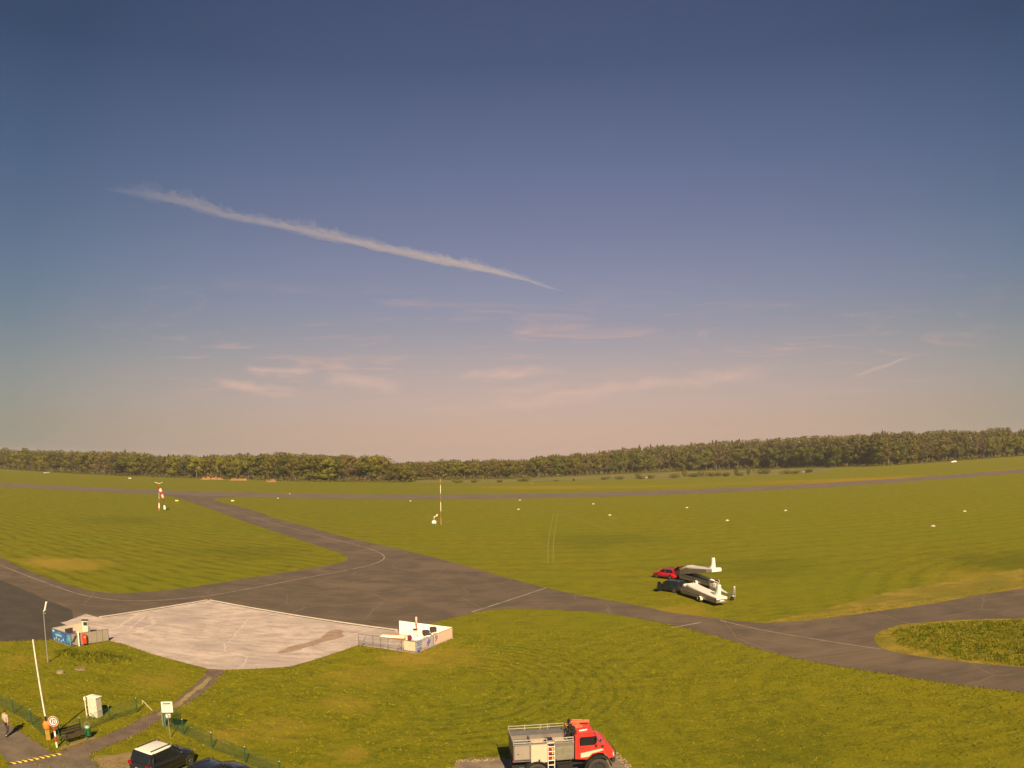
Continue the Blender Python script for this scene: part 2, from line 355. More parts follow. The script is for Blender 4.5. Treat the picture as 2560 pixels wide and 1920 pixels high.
south = PX([(2560, 1731), (2377, 1710), (2258, 1692), (2139, 1673), (2019, 1652), (1900, 1625), (1852, 1609), (1736, 1576), (1620, 1551), (1504, 1533), (1389, 1525), (1285, 1522), (1227, 1525), (1169, 1537), (1111, 1550), (1073, 1562), (1050, 1575)])
south = [ext(south[1], south[0], 25)] + south
low = PX([(1045, 1590), (1000, 1600), (600, 1640), (300, 1600), (130, 1600), (0, 1604)]); low.append(ext(low[-2], low[-1], 40))
TAXI = smooth2(islA) + smooth2(edgB) + smooth2(islC) + smooth2(south) + low
sheet('taxiway', smooth2(islA) + smooth2(edgB) + smooth2(islC) + smooth2(south) + low, .008, ASPH, jag=.12)
dk = PX([(0, 1450), (60, 1474), (100, 1493), (150, 1513), (180, 1526), (185, 1560), (150, 1600), (0, 1603)]); dk.append(ext(dk[-2], dk[-1], 18)); dk.append(ext(dk[1], dk[0], 25))
sheet('asphalt_patch', dk, .016, ASPD, jag=.08)
# concrete pad
pad = PX([(521.5, 1501), (653, 1524), (780, 1545.6), (900, 1563), (994.7, 1577), (1131, 1597), (1040, 1634), (960, 1622), (895, 1613), (856, 1627), (780, 1652), (724, 1667), (653, 1672), (567, 1675), (519, 1673), (499, 1667), (440, 1652), (375, 1634), (304, 1609), (273, 1602.5), (178, 1617), (131, 1601), (174, 1566), (151, 1557), (165, 1554), (215, 1535), (248, 1544.5), (400, 1518.5)])
sheet('concrete_pad', pad, .022, CONC)
bm = B()
for l in (PX([(248, 1544.5), (521.5, 1501)]), PX([(521.5, 1501), (994.7, 1577)])):
    a, b = l; d = (b - a).normalized(); n_ = Vector((-d.y, d.x, 0)); n_ = n_ if n_.y > 0 else -n_; rz = math.atan2(d.y, d.x)
    mid = (a + b) / 2; L = (b - a).length
    box(bm, mid + n_ * .14 + Vector((0, 0, .05)), (L - .2, .2, .1), rz, 0); box(bm, mid - n_ * .12 + Vector((0, 0, .018)), (L - .6, .22, .02), rz, 1)
build('pad_kerb', bm, [CRETE, DARKSLOT])['kind'] = 'structure'
sheet('pad_stain', smooth2(PX([(694, 1632), (720, 1619), (760, 1609), (800, 1597), (812, 1586), (830, 1576), (852, 1575), (858, 1585), (854, 1595), (832, 1600), (810, 1605), (780, 1615), (740, 1627), (710, 1633)]), 4), .027, STAIN, jag=.25)
sheet('rusty_floor', PX([(958, 1588), (1000, 1582), (1030, 1592), (1010, 1604), (975, 1597)]), .027, surf('rusty concrete', (.42, .20, .10), (.52, .28, .15), None, 1, 5))
# painted lines
def line(name, pts, wd, z=.017, m=None):
    p = smooth2(pts, 6) if len(pts) > 2 else pts; bm = B(); prev = None
    for i, q in enumerate(p):
        d = (p[min(i + 1, len(p) - 1)] - p[max(i - 1, 0)]).normalized(); n_ = Vector((-d.y, d.x, 0)) * wd / 2
        cur = (bm.verts.new((q.x + n_.x, q.y + n_.y, z)), bm.verts.new((q.x - n_.x, q.y - n_.y, z)))
        if prev: bm.faces.new((prev[0], prev[1], cur[1], cur[0]))
        prev = cur
    for f in bm.faces:
        f.normal_update()
        if f.normal.z < 0: f.normal_flip()
    o = build(name, bm, m or LINE); o['kind'] = 'structure'; return o
cl = PX([(0, 1413), (93, 1449), (197, 1485), (289, 1500), (359, 1502), (463, 1496), (579, 1480), (741, 1449), (903, 1418), (949, 1404), (960.5, 1392), (943, 1379.5), (891, 1362), (810, 1342), (694, 1311), (579, 1277), (500, 1254)])
line('centre_line', [ext(cl[1], cl[0], 20)] + cl, .17)
line('stop_line', PX([(1180, 1530), (1366, 1469.5)]), .22); line('stop_line', PX([(1678, 1570), (1753, 1556)]), .22)
line('edge_line', PX([(1800, 1551), (1900, 1574), (2050, 1600), (2201, 1623)]), .12)
# field beyond the runway, track marks
sheet('meadow', PX([(1035, 1206.5), (1280, 1206), (1500, 1201), (1700, 1196), (1950, 1187), (2060, 1181), (2100, 1166), (1900, 1166), (1500, 1180), (1280, 1192), (1040, 1198)]), .01, MEADOW, jag=1.5)
TRK = mat('pressed pale grass', (.175, .168, .016), .9, vs=3)
for off_ in (0, 13): line('wheel_track', [G(1370 + off_, 1408), G(1372 + off_, 1345), G(1384 + off_ * .8, 1283)], .28, .006, TRK)
for off_ in (0, 8): line('wheel_track', [G(1390 + off_, 1283), G(1440, 1298 - off_ * .5), G(1530, 1330 - off_ * .5)], .25, .006, TRK)
# mown verge and dry strips
DRYV = surf('dry mown verge', (.17, .145, .012), (.30, .215, .035), (.13, .13, .01), .5, 5, streakd=(.1, 1.2, .5), bump=.5)
vg = edgB[16:-1]; q1 = PX([(2560, 1420), (2437, 1443), (2347, 1458), (2246, 1475), (2139, 1501), (2019, 1533), (1930, 1551), (1900, 1556)])
sheet('mown_verge', [vg[-1]] + q1[:-1] + vg[1:-1][:6], .004, DRYV, jag=.5)
isl = smooth2(islC[1:-1]); sheet('island_verge', isl, .004, DRYV)
# footpath, road
pl = PX([(519, 1674), (507, 1690), (497, 1702), (425, 1761), (385, 1780), (314, 1816), (240.5, 1847), (162, 1873), (137, 1885)])
pr = PX([(567, 1676), (545, 1697), (526, 1718), (466, 1761), (428, 1781), (402.5, 1796), (362, 1826), (304, 1853), (248, 1876), (228, 1889), (238, 1908), (262, 1930)])
rl = PX([(141, 1887), (129, 1880), (82, 1850.5), (49, 1827), (23, 1810), (0, 1803)]); rl.append(ext(rl[-2], rl[-1], 12))
ll = PX([(0, 1882), (12, 1896), (23, 1912), (30, 1935)]); ll = [ext(ll[1], ll[0], 12)] + ll
sheet('road', smooth2(rl[:-1]) + [rl[-1]] + ll + [ext(ll[-2], ll[-1], 10), ext(pr[-2], pr[-1], 10)] + smooth2(pr[8:])[::-1], .012, ROADM, jag=.06)
sheet('footpath', smooth2(pl) + smooth2(pr[:10])[::-1], .008, PATHM, jag=.14)
mid_ = [(a + b) / 2 for a, b in zip(pl[:5], [pr[0], pr[1], pr[2], pr[3], pr[5]])]
DRYG = surf('worn gravelly grass', (.24, .20, .09), (.33, .25, .13), (.15, .15, .03), 2, 9)
L_ = [m_ + Vector((-.28, .2, 0)) for m_ in mid_[1:]]; R_ = [m_ + Vector((.2, -.16, 0)) for m_ in mid_[1:]]
sheet('worn_strip', L_ + R_[::-1], .014, DRYG, jag=.22)
sheet('bare_soil', PX([(229, 1893), (255, 1889), (285, 1887), (335, 1880), (380, 1900), (430, 1935), (262, 1935), (238, 1908)]), .006, DIRT, jag=.3)
sheet('bare_soil', PX([(160, 1872), (200, 1858), (240, 1846), (232, 1840), (205, 1849), (160, 1862), (146, 1872)]), .005, DIRT, jag=.1)
sheet('bare_soil', PX([(1135, 1905), (1175, 1893), (1262, 1893), (1262, 1902), (1150, 1935), (1130, 1935)]), .006, DIRT, jag=.3)
slab = PX([(1150, 1903), (1205, 1901), (1262, 1899), (1400, 1888), (1528, 1878), (1540, 1886), (1566, 1912), (1590, 1945)]); slab += [slab[-1] + Vector((1, -6, 0)), slab[0] + Vector((0, -6, 0))]
sheet('parking_slab', slab, .012, surf('old brown concrete', (.17, .135, .105), (.26, .205, .155), None, .8, 7), jag=.07)
bm = B(); random.seed(4)
e = smooth2(slab[4:8], 10)
for a in e + smooth2(slab[:3], 6)[:9]:
    for _ in range(3):
        box(bm, (a.x + random.uniform(-.15, .15), a.y + random.uniform(-.15, .15), .01), (random.uniform(.08, .2), random.uniform(.07, .14), .05), random.uniform(0, 3))
tag(build('edging_stones', bm, mat('tan stones', (.36, .29, .21), .9, var=.3, vs=3)), kind='stuff')
# ---------------------------------------------------------------- foliage
def leaf_mat(name, cols, trans=.15, sc=.35):
    m = bpy.data.materials.new(name); m.use_nodes = True; t = NT(m.node_tree); p = t.n['Principled BSDF']
    r = t.new('ShaderNodeObjectInfo').outputs['Random']; pos = t.new('ShaderNodeNewGeometry').outputs['Position']
    c = t.ramp(r, [(i / (len(cols) - 1), c_) for i, c_ in enumerate(cols)])
    nz = t.noise(pos, sc, 3, .6); c = t.mix(.85, c, t.mix(t.ss(nz, .3, .7), (.78, .78, .78), (1.2, 1.2, 1.1)), 'MULTIPLY')
    t.l.new(c, p.inputs['Base Color']); p.inputs['Roughness'].default_value = .8; p.inputs['Specular IOR Level'].default_value = .15
    return m
def mass_mat(name, cols):
    m = bpy.data.materials.new(name); m.use_nodes = True; t = NT(m.node_tree); p = t.n['Principled BSDF']
    pos = t.new('ShaderNodeNewGeometry').outputs['Position']
    c = t.ramp(t.ss(t.noise(pos, .07, 3, .6), .3, .7), [(i / (len(cols) - 1), c_) for i, c_ in enumerate(cols)])
    c = t.mix(.85, c, t.mix(t.ss(t.noise(pos, .4, 3), .3, .7), (.6, .6, .6), (1.35, 1.3, 1.2)), 'MULTIPLY')
    t.l.new(c, p.inputs['Base Color']); p.inputs['Roughness'].default_value = .85; p.inputs['Specular IOR Level'].default_value = .1
    return m
LEAF = leaf_mat('spring leaves', [(.095, .100, .015), (.140, .140, .018), (.078, .086, .017), (.195, .190, .020), (.125, .102, .024), (.070, .092, .013), (.15, .128, .023), (.060, .066, .015), (.168, .166, .018)])
BARE = leaf_mat('bare budding twigs', [(.15, .105, .044), (.12, .095, .038), (.18, .13, .05)])
PINE = leaf_mat('pine needles', [(.055, .055, .026), (.085, .080, .032), (.07, .066, .03)])
BUSH = leaf_mat('shrub leaves', [(.075, .074, .018), (.115, .11, .024), (.09, .08, .028)])
BLOS = leaf_mat('white blossom', [(.34, .34, .24), (.26, .27, .16)])
MASS = mass_mat('wood behind', [(.065, .062, .020), (.115, .110, .022), (.11, .08, .032), (.15, .145, .022), (.07, .066, .024)])
BARK = mat('bark', (.13, .10, .075), .9, vs=1.5, var=.3)
def leafy(bm, rnd, blobs, n, s, mi=0, flat=.38):
    for (c, r) in blobs:
        for _ in range(n):
            d = Vector((rnd.gauss(0, 1), rnd.gauss(0, 1), rnd.gauss(0, 1))).normalized()
            rr = rnd.uniform(.55, 1.0) ** .5
            p = Vector((c[0] + d.x * r[0] * rr, c[1] + d.y * r[1] * rr, c[2] + d.z * r[2] * rr))
            nrm = (d + Vector((rnd.uniform(-1, 1), rnd.uniform(-1, 1), rnd.uniform(-.6, 1.2))) * flat).normalized()
            u = nrm.orthogonal().normalized(); u.rotate(Matrix.Rotation(rnd.uniform(0, 6.3), 3, nrm)); v = nrm.cross(u)
            a = s * rnd.uniform(.6, 1.3); b = a * rnd.uniform(.5, .9)
            f = bm.faces.new([bm.verts.new(p + q) for q in (u * a, v * b, -u * a * .8, -v * b)]); f.material_index = mi
def tree_proto(kind, seed):
    rnd = random.Random(seed); H = 20.0
    t = thing('deciduous_tree' if kind != 'pine' else 'pine_tree', '', 'tree', (0, 0, -50))
    bm = B(); tb = B()
    tube(tb, (0, 0, -.3), (rnd.uniform(-.3, .3), 0, H * .55), .32, .16, 7)
    if kind == 'pine':
        tube(tb, (0, 0, H * .5), (0, 0, H * .97), .17, .05, 6)
        blobs = [((rnd.uniform(-1, 1) * (1 - q) * 2.4, rnd.uniform(-1, 1) * (1 - q) * 2.4, H * (.55 + .42 * q)), (2.5 * (1.1 - q * .75), 2.5 * (1.1 - q * .75), 1.25)) for q in [i / 9 for i in range(10)]]
        leafy(bm, rnd, blobs, 60, .55)
        cr = build('crown', bm, PINE, t)
    elif kind == 'bare':
        blobs = []
        for i in range(15):
            a = rnd.uniform(0, 6.28); z = rnd.uniform(.35, .95); rad = (1 - abs(z - .62) * 1.9) * 4.4 * rnd.uniform(.3, 1)
            c = (cos(a) * rad, sin(a) * rad, H * z); blobs.append((c, (1.7, 1.7, 2.3)))
            tube(tb, (0, 0, H * (z - .25)), c, .09, .03, 4)
        leafy(bm, rnd, blobs, 44, .48); cr = build('crown', bm, BARE, t)
    else:
        blobs = []; lo = rnd.choice((.16, .25, .33)); wide = rnd.uniform(3.8, 6.0)
        for i in range(22):
            a = rnd.uniform(0, 6.28); z = rnd.uniform(lo, .92); e_ = (z - lo) / (.95 - lo); env = math.sqrt(max(.05, 1 - (2 * e_ - .95) ** 2 * .85))
            rad = env * wide * rnd.uniform(.35, .95); c = (cos(a) * rad, sin(a) * rad, H * z); q = rnd.uniform(1.8, 3.1)
            blobs.append((c, (q, q, q * .85)))
            if i % 3 == 0: tube(tb, (0, 0, H * max(.12, z - .22)), c, .11, .04, 4)
        blobs.append(((0, 0, H * .93), (1.7, 1.7, 1.4)))
        leafy(bm, rnd, blobs, 88, .43); cr = build('crown', bm, LEAF, t)
    build('trunk', tb, BARK, t)
    return t
def prof(pts, x):
    for (x0, y0), (x1, y1) in zip(pts, pts[1:]):
        if x <= x1: return y0 + (y1 - y0) * (x - x0) / (x1 - x0)
    return pts[-1][1]
BASEY = [(-60, 1169), (0, 1172), (116, 1180), (289, 1189), (492, 1196), (640, 1200), (756, 1204), (900, 1205), (1016, 1206), (1045, 1200), (1280, 1196.5), (1425, 1190.5), (1569, 1184), (1714, 1178), (1920, 1172), (2065, 1169), (2209, 1165), (2354, 1154.5), (2499, 1144), (2620, 1135)]
TOPY = [(-60, 1125), (0, 1125), (87, 1125), (174, 1129), (312, 1129), (390, 1138), (492, 1142), (550, 1138), (599, 1135), (640, 1139), (715, 1132), (741, 1138), (790, 1135), (828, 1140), (848, 1138), (895, 1145), (929, 1139), (967, 1143), (987, 1160), (1019, 1152), (1045, 1157), (1143, 1151), (1190, 1152), (1277, 1151), (1323, 1149), (1361, 1139), (1419, 1139), (1483, 1132), (1555, 1122), (1627, 1117), (1726, 1110), (1792, 1104), (1850, 1102), (1920, 1099), (1995, 1092), (2122, 1089), (2209, 1082), (2310, 1081), (2377, 1075), (2426, 1078), (2519, 1069), (2539, 1080), (2620, 1066)]
def top_z(px, py, D):
    py = py - 6 * noise.noise(Vector((px / 26, 1, 0))) - 3 * noise.noise(Vector((px / 9, 2, 0))); d = ray(px, py); return CH + d.z / math.hypot(d.x, d.y) * D
protos = [tree_proto('leaf', 10 + i) for i in range(7)] + [tree_proto('bare', 30 + i) for i in range(2)] + [tree_proto('pine', 40 + i) for i in range(3)]
rnd = random.Random(77)
LBL = {'leaf': 'spring-green deciduous tree in the forest edge beyond the runway', 'bare': 'brownish barely budding tree in the forest edge beyond the runway', 'pine': 'dark pine tree topping the wood on the horizon'}
GRP = {'leaf': 'green deciduous trees of the forest edge', 'bare': 'brown budding trees of the forest edge', 'pine': 'dark pines topping the wood'}
x = -30.0; ntree = 0
while x < 2600:
    by = prof(BASEY, x) ; ty = prof(TOPY, x + rnd.uniform(-6, 6)); b = G(x, by + rnd.uniform(-.3, .2)); D = math.hypot(b.x, b.y)
    D2 = D * (1 + rnd.uniform(0, .03)); b *= D2 / D
    need = top_z(x, ty, D2); h = min(need * rnd.uniform(.74, 1.02), 28 * rnd.uniform(.78, 1.06))
    kd = 'bare' if rnd.random() < max(.05, .16 + .9 * noise.noise(Vector((x / 90, 5.5, 0))) + (.25 if 2290 < x < 2400 else 0)) else 'leaf'
    i = rnd.randrange(7) if kd == 'leaf' else 7 + rnd.randrange(2)
    sw = rnd.uniform(.85, 1.85) * (h / 20) ** .6
    dup(protos[i], (b.x, b.y, 0), rnd.uniform(0, 6.28), LBL[kd], (sw, sw, h / 20), GRP[kd]); ntree += 1
    x += rnd.uniform(8, 17) * min(1.25, 720 / D2 * 1.0)
def pine(x, ty, back, h):
    by = prof(BASEY, x); b = G(x, by); D = math.hypot(b.x, b.y); D2 = D + back; b *= D2 / D; tz = top_z(x, ty, D2)
    r = dup(protos[9 + rnd.randrange(3)], (b.x, b.y, tz - h), rnd.uniform(0, 6.28), LBL['pine'], (.9 * h / 20, .9 * h / 20, h / 20), GRP['pine'])
for x in range(1128, 1300, 6): pine(x, prof(TOPY, x) - rnd.uniform(-1, 2.5), 55, 18)
for x in range(1328, 1470, 7): pine(x, prof(TOPY, x) - rnd.uniform(-1, 2.5), 55, 18)
for x, dy in ((196 / 3.456, 4), (57, 3), (150, 3), (312, 4), (361, 2), (400, 4), (421, 3), (434, 4), (447, 2), (465, 4), (510, 4), (620, 4), (652, 3), (1500, 3), (1510, 2), (1557, 4), (1600, 6), (1628, 6), (1645, 5), (1660, 3), (1730, 4), (1783, 5), (1792, 4), (1832, 4), (1850, 4), (1920, 2), (1950, 3), (2209, 6), (2215, 4), (2378, 3), (2555, 6), (2549, 2), (2562, 5)): pine(x, prof(TOPY, x) - dy, 40, 19)
for p_ in protos:
    for ch in list(p_.children): bpy.data.objects.remove(ch)
    bpy.data.objects.remove(p_)
# the rest of the wood: closed mass on gently rising ground
bm = B(); hb = B(); rnd = random.Random(5); prev = None
x = -80.0
while x < 2640:
    by = prof(BASEY, x); ty = prof(TOPY, x); b = G(x, by); D = math.hypot(b.x, b.y); u = Vector((b.x / D, b.y / D, 0))
    for back in (14, 30, 48):
        D2 = D + back + rnd.uniform(-5, 5); tz = top_z(x, ty + rnd.uniform(-1.5, 4.5) + (3 if back < 20 else 0), D2)
        c = u * D2; hh = min(tz - 3, 25)
        for q in range(6):
            leafy(bm, rnd, [((c.x + rnd.uniform(-4, 4), c.y + rnd.uniform(-3, 3), tz - 1.6 - hh * q / 7 * rnd.uniform(.8, 1)), (4.3, 3.6, 2.5))], 44, .85)
    # undergrowth and shade behind the first trunks
    D2 = D + 9
    leafy(bm, rnd, [((u.x * D2 + rnd.uniform(-3, 3), u.y * D2, rnd.uniform(1, 4)), (4, 2, 3))], 60, 1.0)
    ht = max(0, top_z(x, ty, D + 60) - 24); cur = [hb.verts.new((*(u * (D + 25)).xy, -.5)), hb.verts.new((*(u * (D + 60)).xy, ht + .02)), hb.verts.new((*(u * (D + 500)).xy, ht * 1.1))]
    if prev:
        for i in range(2): hb.faces.new((prev[i], cur[i], cur[i + 1], prev[i + 1]))
    prev = cur; x += 8.5
build('forest', bm, MASS)['kind'] = 'stuff'
build('wooded_hill', hb, mat('forest floor', (.06, .045, .025), .95))['kind'] = 'structure'
# undergrowth along the forest edge
bm = B(); rnd = random.Random(9); x = -60.0
while x < 2620:
    b = G(x, prof(BASEY, x) + .3); D = math.hypot(b.x, b.y); u = b / D; D2 = D + rnd.uniform(1, 6); lowb = x < 330
    hgt_ = rnd.uniform(3, 5) if lowb else rnd.uniform(.8, 3.2)
    leafy(bm, rnd, [((u.x * D2, u.y * D2, hgt_ * .45), (3.6, 1.6, hgt_ * .6))], 46, .55); x += 6.5
build('undergrowth', bm, BUSH)['kind'] = 'stuff'
# single shrubs
def shrub(px, py, wd, h, m=BUSH, label='', group=None, name='shrub', cat='shrub', seed=0):
    r_ = random.Random(seed); b = G(px, py); bm = B(); o = thing(name, label, cat, (b.x, b.y, 0), 0, group)
    leafy(bm, r_, [((r_.uniform(-.3, .3) * wd, r_.uniform(-.2, .2) * wd, h * r_.uniform(.35, .6)), (wd * .33, wd * .3, h * .42)) for _ in range(4)], int(50 + 12 * wd), .34)
    build('foliage', bm, m, o); sb = B(); tube(sb, (0, 0, -.1), (0, 0, h * .5), .12, .05, 5); build('stem', sb, BARK, o)
fs = [(1302, 1203.5, 8, 2.2), (1319, 1203.5, 8, 3.6), (1391, 1203, 4, 1.2), (1435, 1202, 2, 2.5), (1514, 1199, 9, 3), (1549, 1199, 8, 3.2), (1594, 1196.5, 7, 7.5), (1606, 1197, 9, 3), (1625, 1196.5, 8, 3.8), (1681, 1195.5, 12, 5), (1712, 1194, 6, 8.5), (1730, 1193, 9, 3.6), (1741, 1193, 8, 4.2), (1757, 1192, 10, 6.8), (1775, 1191, 9, 4.2), (1790, 1191, 9, 4), (1818, 1190.5, 11, 4), (1841, 1189, 6, 8.5), (1854, 1190, 10, 4), (1872, 1188, 6, 9), (1896, 1188, 11, 6), (1917, 1187.5, 9, 7), (1963, 1185.5, 11, 4), (1989, 1184, 10, 3), (2018, 1182, 6, 4), (2029, 1181, 7, 3.4), (1140, 1206.5, 14, 2.6), (1188, 1206.8, 8, 2.8), (1250, 1206, 5, 3)]
for i, (a, b_, c_, d_) in enumerate(fs):
    shrub(a, b_, c_, d_, BUSH, 'brownish green shrub in the rough strip between runway and forest' if d_ < 6.5 else 'upright young tree-like shrub in the rough strip before the forest', 'low shrubs in the rough strip' if d_ < 6.5 else 'tall shrubs in the rough strip', seed=i)
shrub(65, 1171.5, 16, 7, BLOS, 'round white blossoming bush at the far left forest edge', name='blossom_bush', seed=50)
shrub(155, 1178, 11, 6, BLOS, 'smaller pale blossoming bush in the left forest edge hedge', name='blossom_bush', seed=51)
shrub(1474, 1187, 12, 7, BLOS, 'pale blossoming bush at the forest foot behind the middle of the field', name='blossom_bush', seed=52)
# ---------------------------------------------------------------- grass tufts
def tufts(name, m, spots, seed=0):
    r_ = random.Random(seed); bm = B()
    for (p, hh, n, sp) in spots:
        for _ in range(n):
            a = r_.uniform(0, 6.28); q = math.sqrt(r_.random()) * sp; bx = Vector((p.x + cos(a) * q, p.y + sin(a) * q, 0)); h = hh * r_.uniform(.4, 1.2)
            t_ = Vector((r_.uniform(-.5, .5) * h, r_.uniform(-.5, .5) * h, h)); s_ = Vector((cos(a + 1), sin(a + 1), 0)) * r_.uniform(.03, .07)
            bm.faces.new([bm.verts.new(v) for v in (bx - s_, bx + s_, bx + t_)])
    o = build(name, bm, m); o['kind'] = 'stuff'; return o
def gmat(name, cols):
    m = bpy.data.materials.new(name); m.use_nodes = True; t = NT(m.node_tree); p = t.n['Principled BSDF']; pos = t.new('ShaderNodeNewGeometry').outputs['Position']
    c = t.ramp(t.ss(t.noise(pos, .8, 5, .7), .3, .7), [(i / (len(cols) - 1), c_) for i, c_ in enumerate(cols)])
    t.l.new(c, p.inputs['Base Color']); p.inputs['Roughness'].default_value = .85; p.inputs['Specular IOR Level'].default_value = .1; return m
TALLG = gmat('tall green grass', [(.06, .085, .005), (.11, .135, .008), (.20, .18, .02), (.10, .12, .008)])
DRYT = gmat('dry turf edge', [(.08, .09, .008), (.15, .13, .015), (.22, .17, .04)])
inner = smooth2(PX([(2600, 1551), (2437, 1553), (2318, 1563), (2258, 1571.6), (2234, 1582), (2231, 1592), (2243, 1606), (2273, 1619), (2347, 1636), (2437, 1650), (2600, 1667)]), 4)
from mathutils.geometry import intersect_point_tri_2d
def inside(poly, x, y):
    c = False
    for a, b in zip(poly, poly[1:] + poly[:1]):
        if (a.y > y) != (b.y > y) and x < (b.x - a.x) * (y - a.y) / (b.y - a.y) + a.x: c = not c
    return c
sp = []; rnd = random.Random(2); xs = [p.x for p in inner]; ys = [p.y for p in inner]
while len(sp) < 2600:
    x, y = rnd.uniform(min(xs), max(xs)), rnd.uniform(min(ys), max(ys))
    if inside(inner, x, y): sp.append((Vector((x, y, 0)), (.13 + .16 * max(0, noise.noise(Vector((x * .3, y * .5, 0))))) * min(1, .5 + rnd.random()), 11, .5))
tufts('tall_grass', TALLG, sp, 1)
sp = []
cen = G(235, 1640)
for _ in range(420):
    a, q = rnd.uniform(0, 6.28), math.sqrt(rnd.random()); sp.append((Vector((cen.x + cos(a) * q * 4.2, cen.y + sin(a) * q * 2.2, 0)), .5 * (1.15 - q), 14, .3))
tufts('weed_clump', gmat('weeds', [(.06, .08, .006), (.13, .135, .012), (.21, .19, .02)]), sp, 3)
sp = []
for pl_, dd in ((pl, 1), (pr, -1), (rl[:-1], 1), (PX([(273, 1602.5), (304, 1609), (375, 1634), (440, 1652), (499, 1667), (519, 1674)]), 1), (PX([(567, 1676), (653, 1672), (724, 1667), (780, 1652), (856, 1627), (895, 1613), (960, 1622), (1040, 1634), (1131, 1597)]), 1), (south[1:], 1), (slab[3:7], 1), (PX([(130, 1601), (178, 1618), (272, 1604)]), 1), (PX([(0, 1604), (130, 1600)]), 1)):
    p = smooth2(pl_, 8)
    for a, b in zip(p, p[1:]):
        n_ = max(1, int((b - a).length / .22))
        for i in range(n_): 
            if rnd.random() < .8: sp.append((a.lerp(b, i / n_), .11, 5, .16))
tufts('edge_turf', DRYT, sp, 6)
sp = []; rnd = random.Random(31)
hard = [[Vector((p.x, p.y, 0)) for p in q] for q in (pl + pr[:10][::-1], pad, slab, smooth2(rl[:-1]) + ll)]
while len(sp) < 17000:
    d_ = rnd.random() ** .7; y = 27 + d_ * 48; x = rnd.uniform(-.95, .95) * y
    if sum(inside(q, x, y) for q in hard) == 0:
        q = P_px(x, y)
        if q[1] > 1330 and not asphalt_at(x, y): sp.append((Vector((x, y, 0)), .05 + .04 * rnd.random(), 3, .16))
tufts('lawn', gmat('lawn blades', [(.05, .068, .002), (.13, .14, .004), (.20, .185, .010), (.25, .22, .022)]), sp, 8)
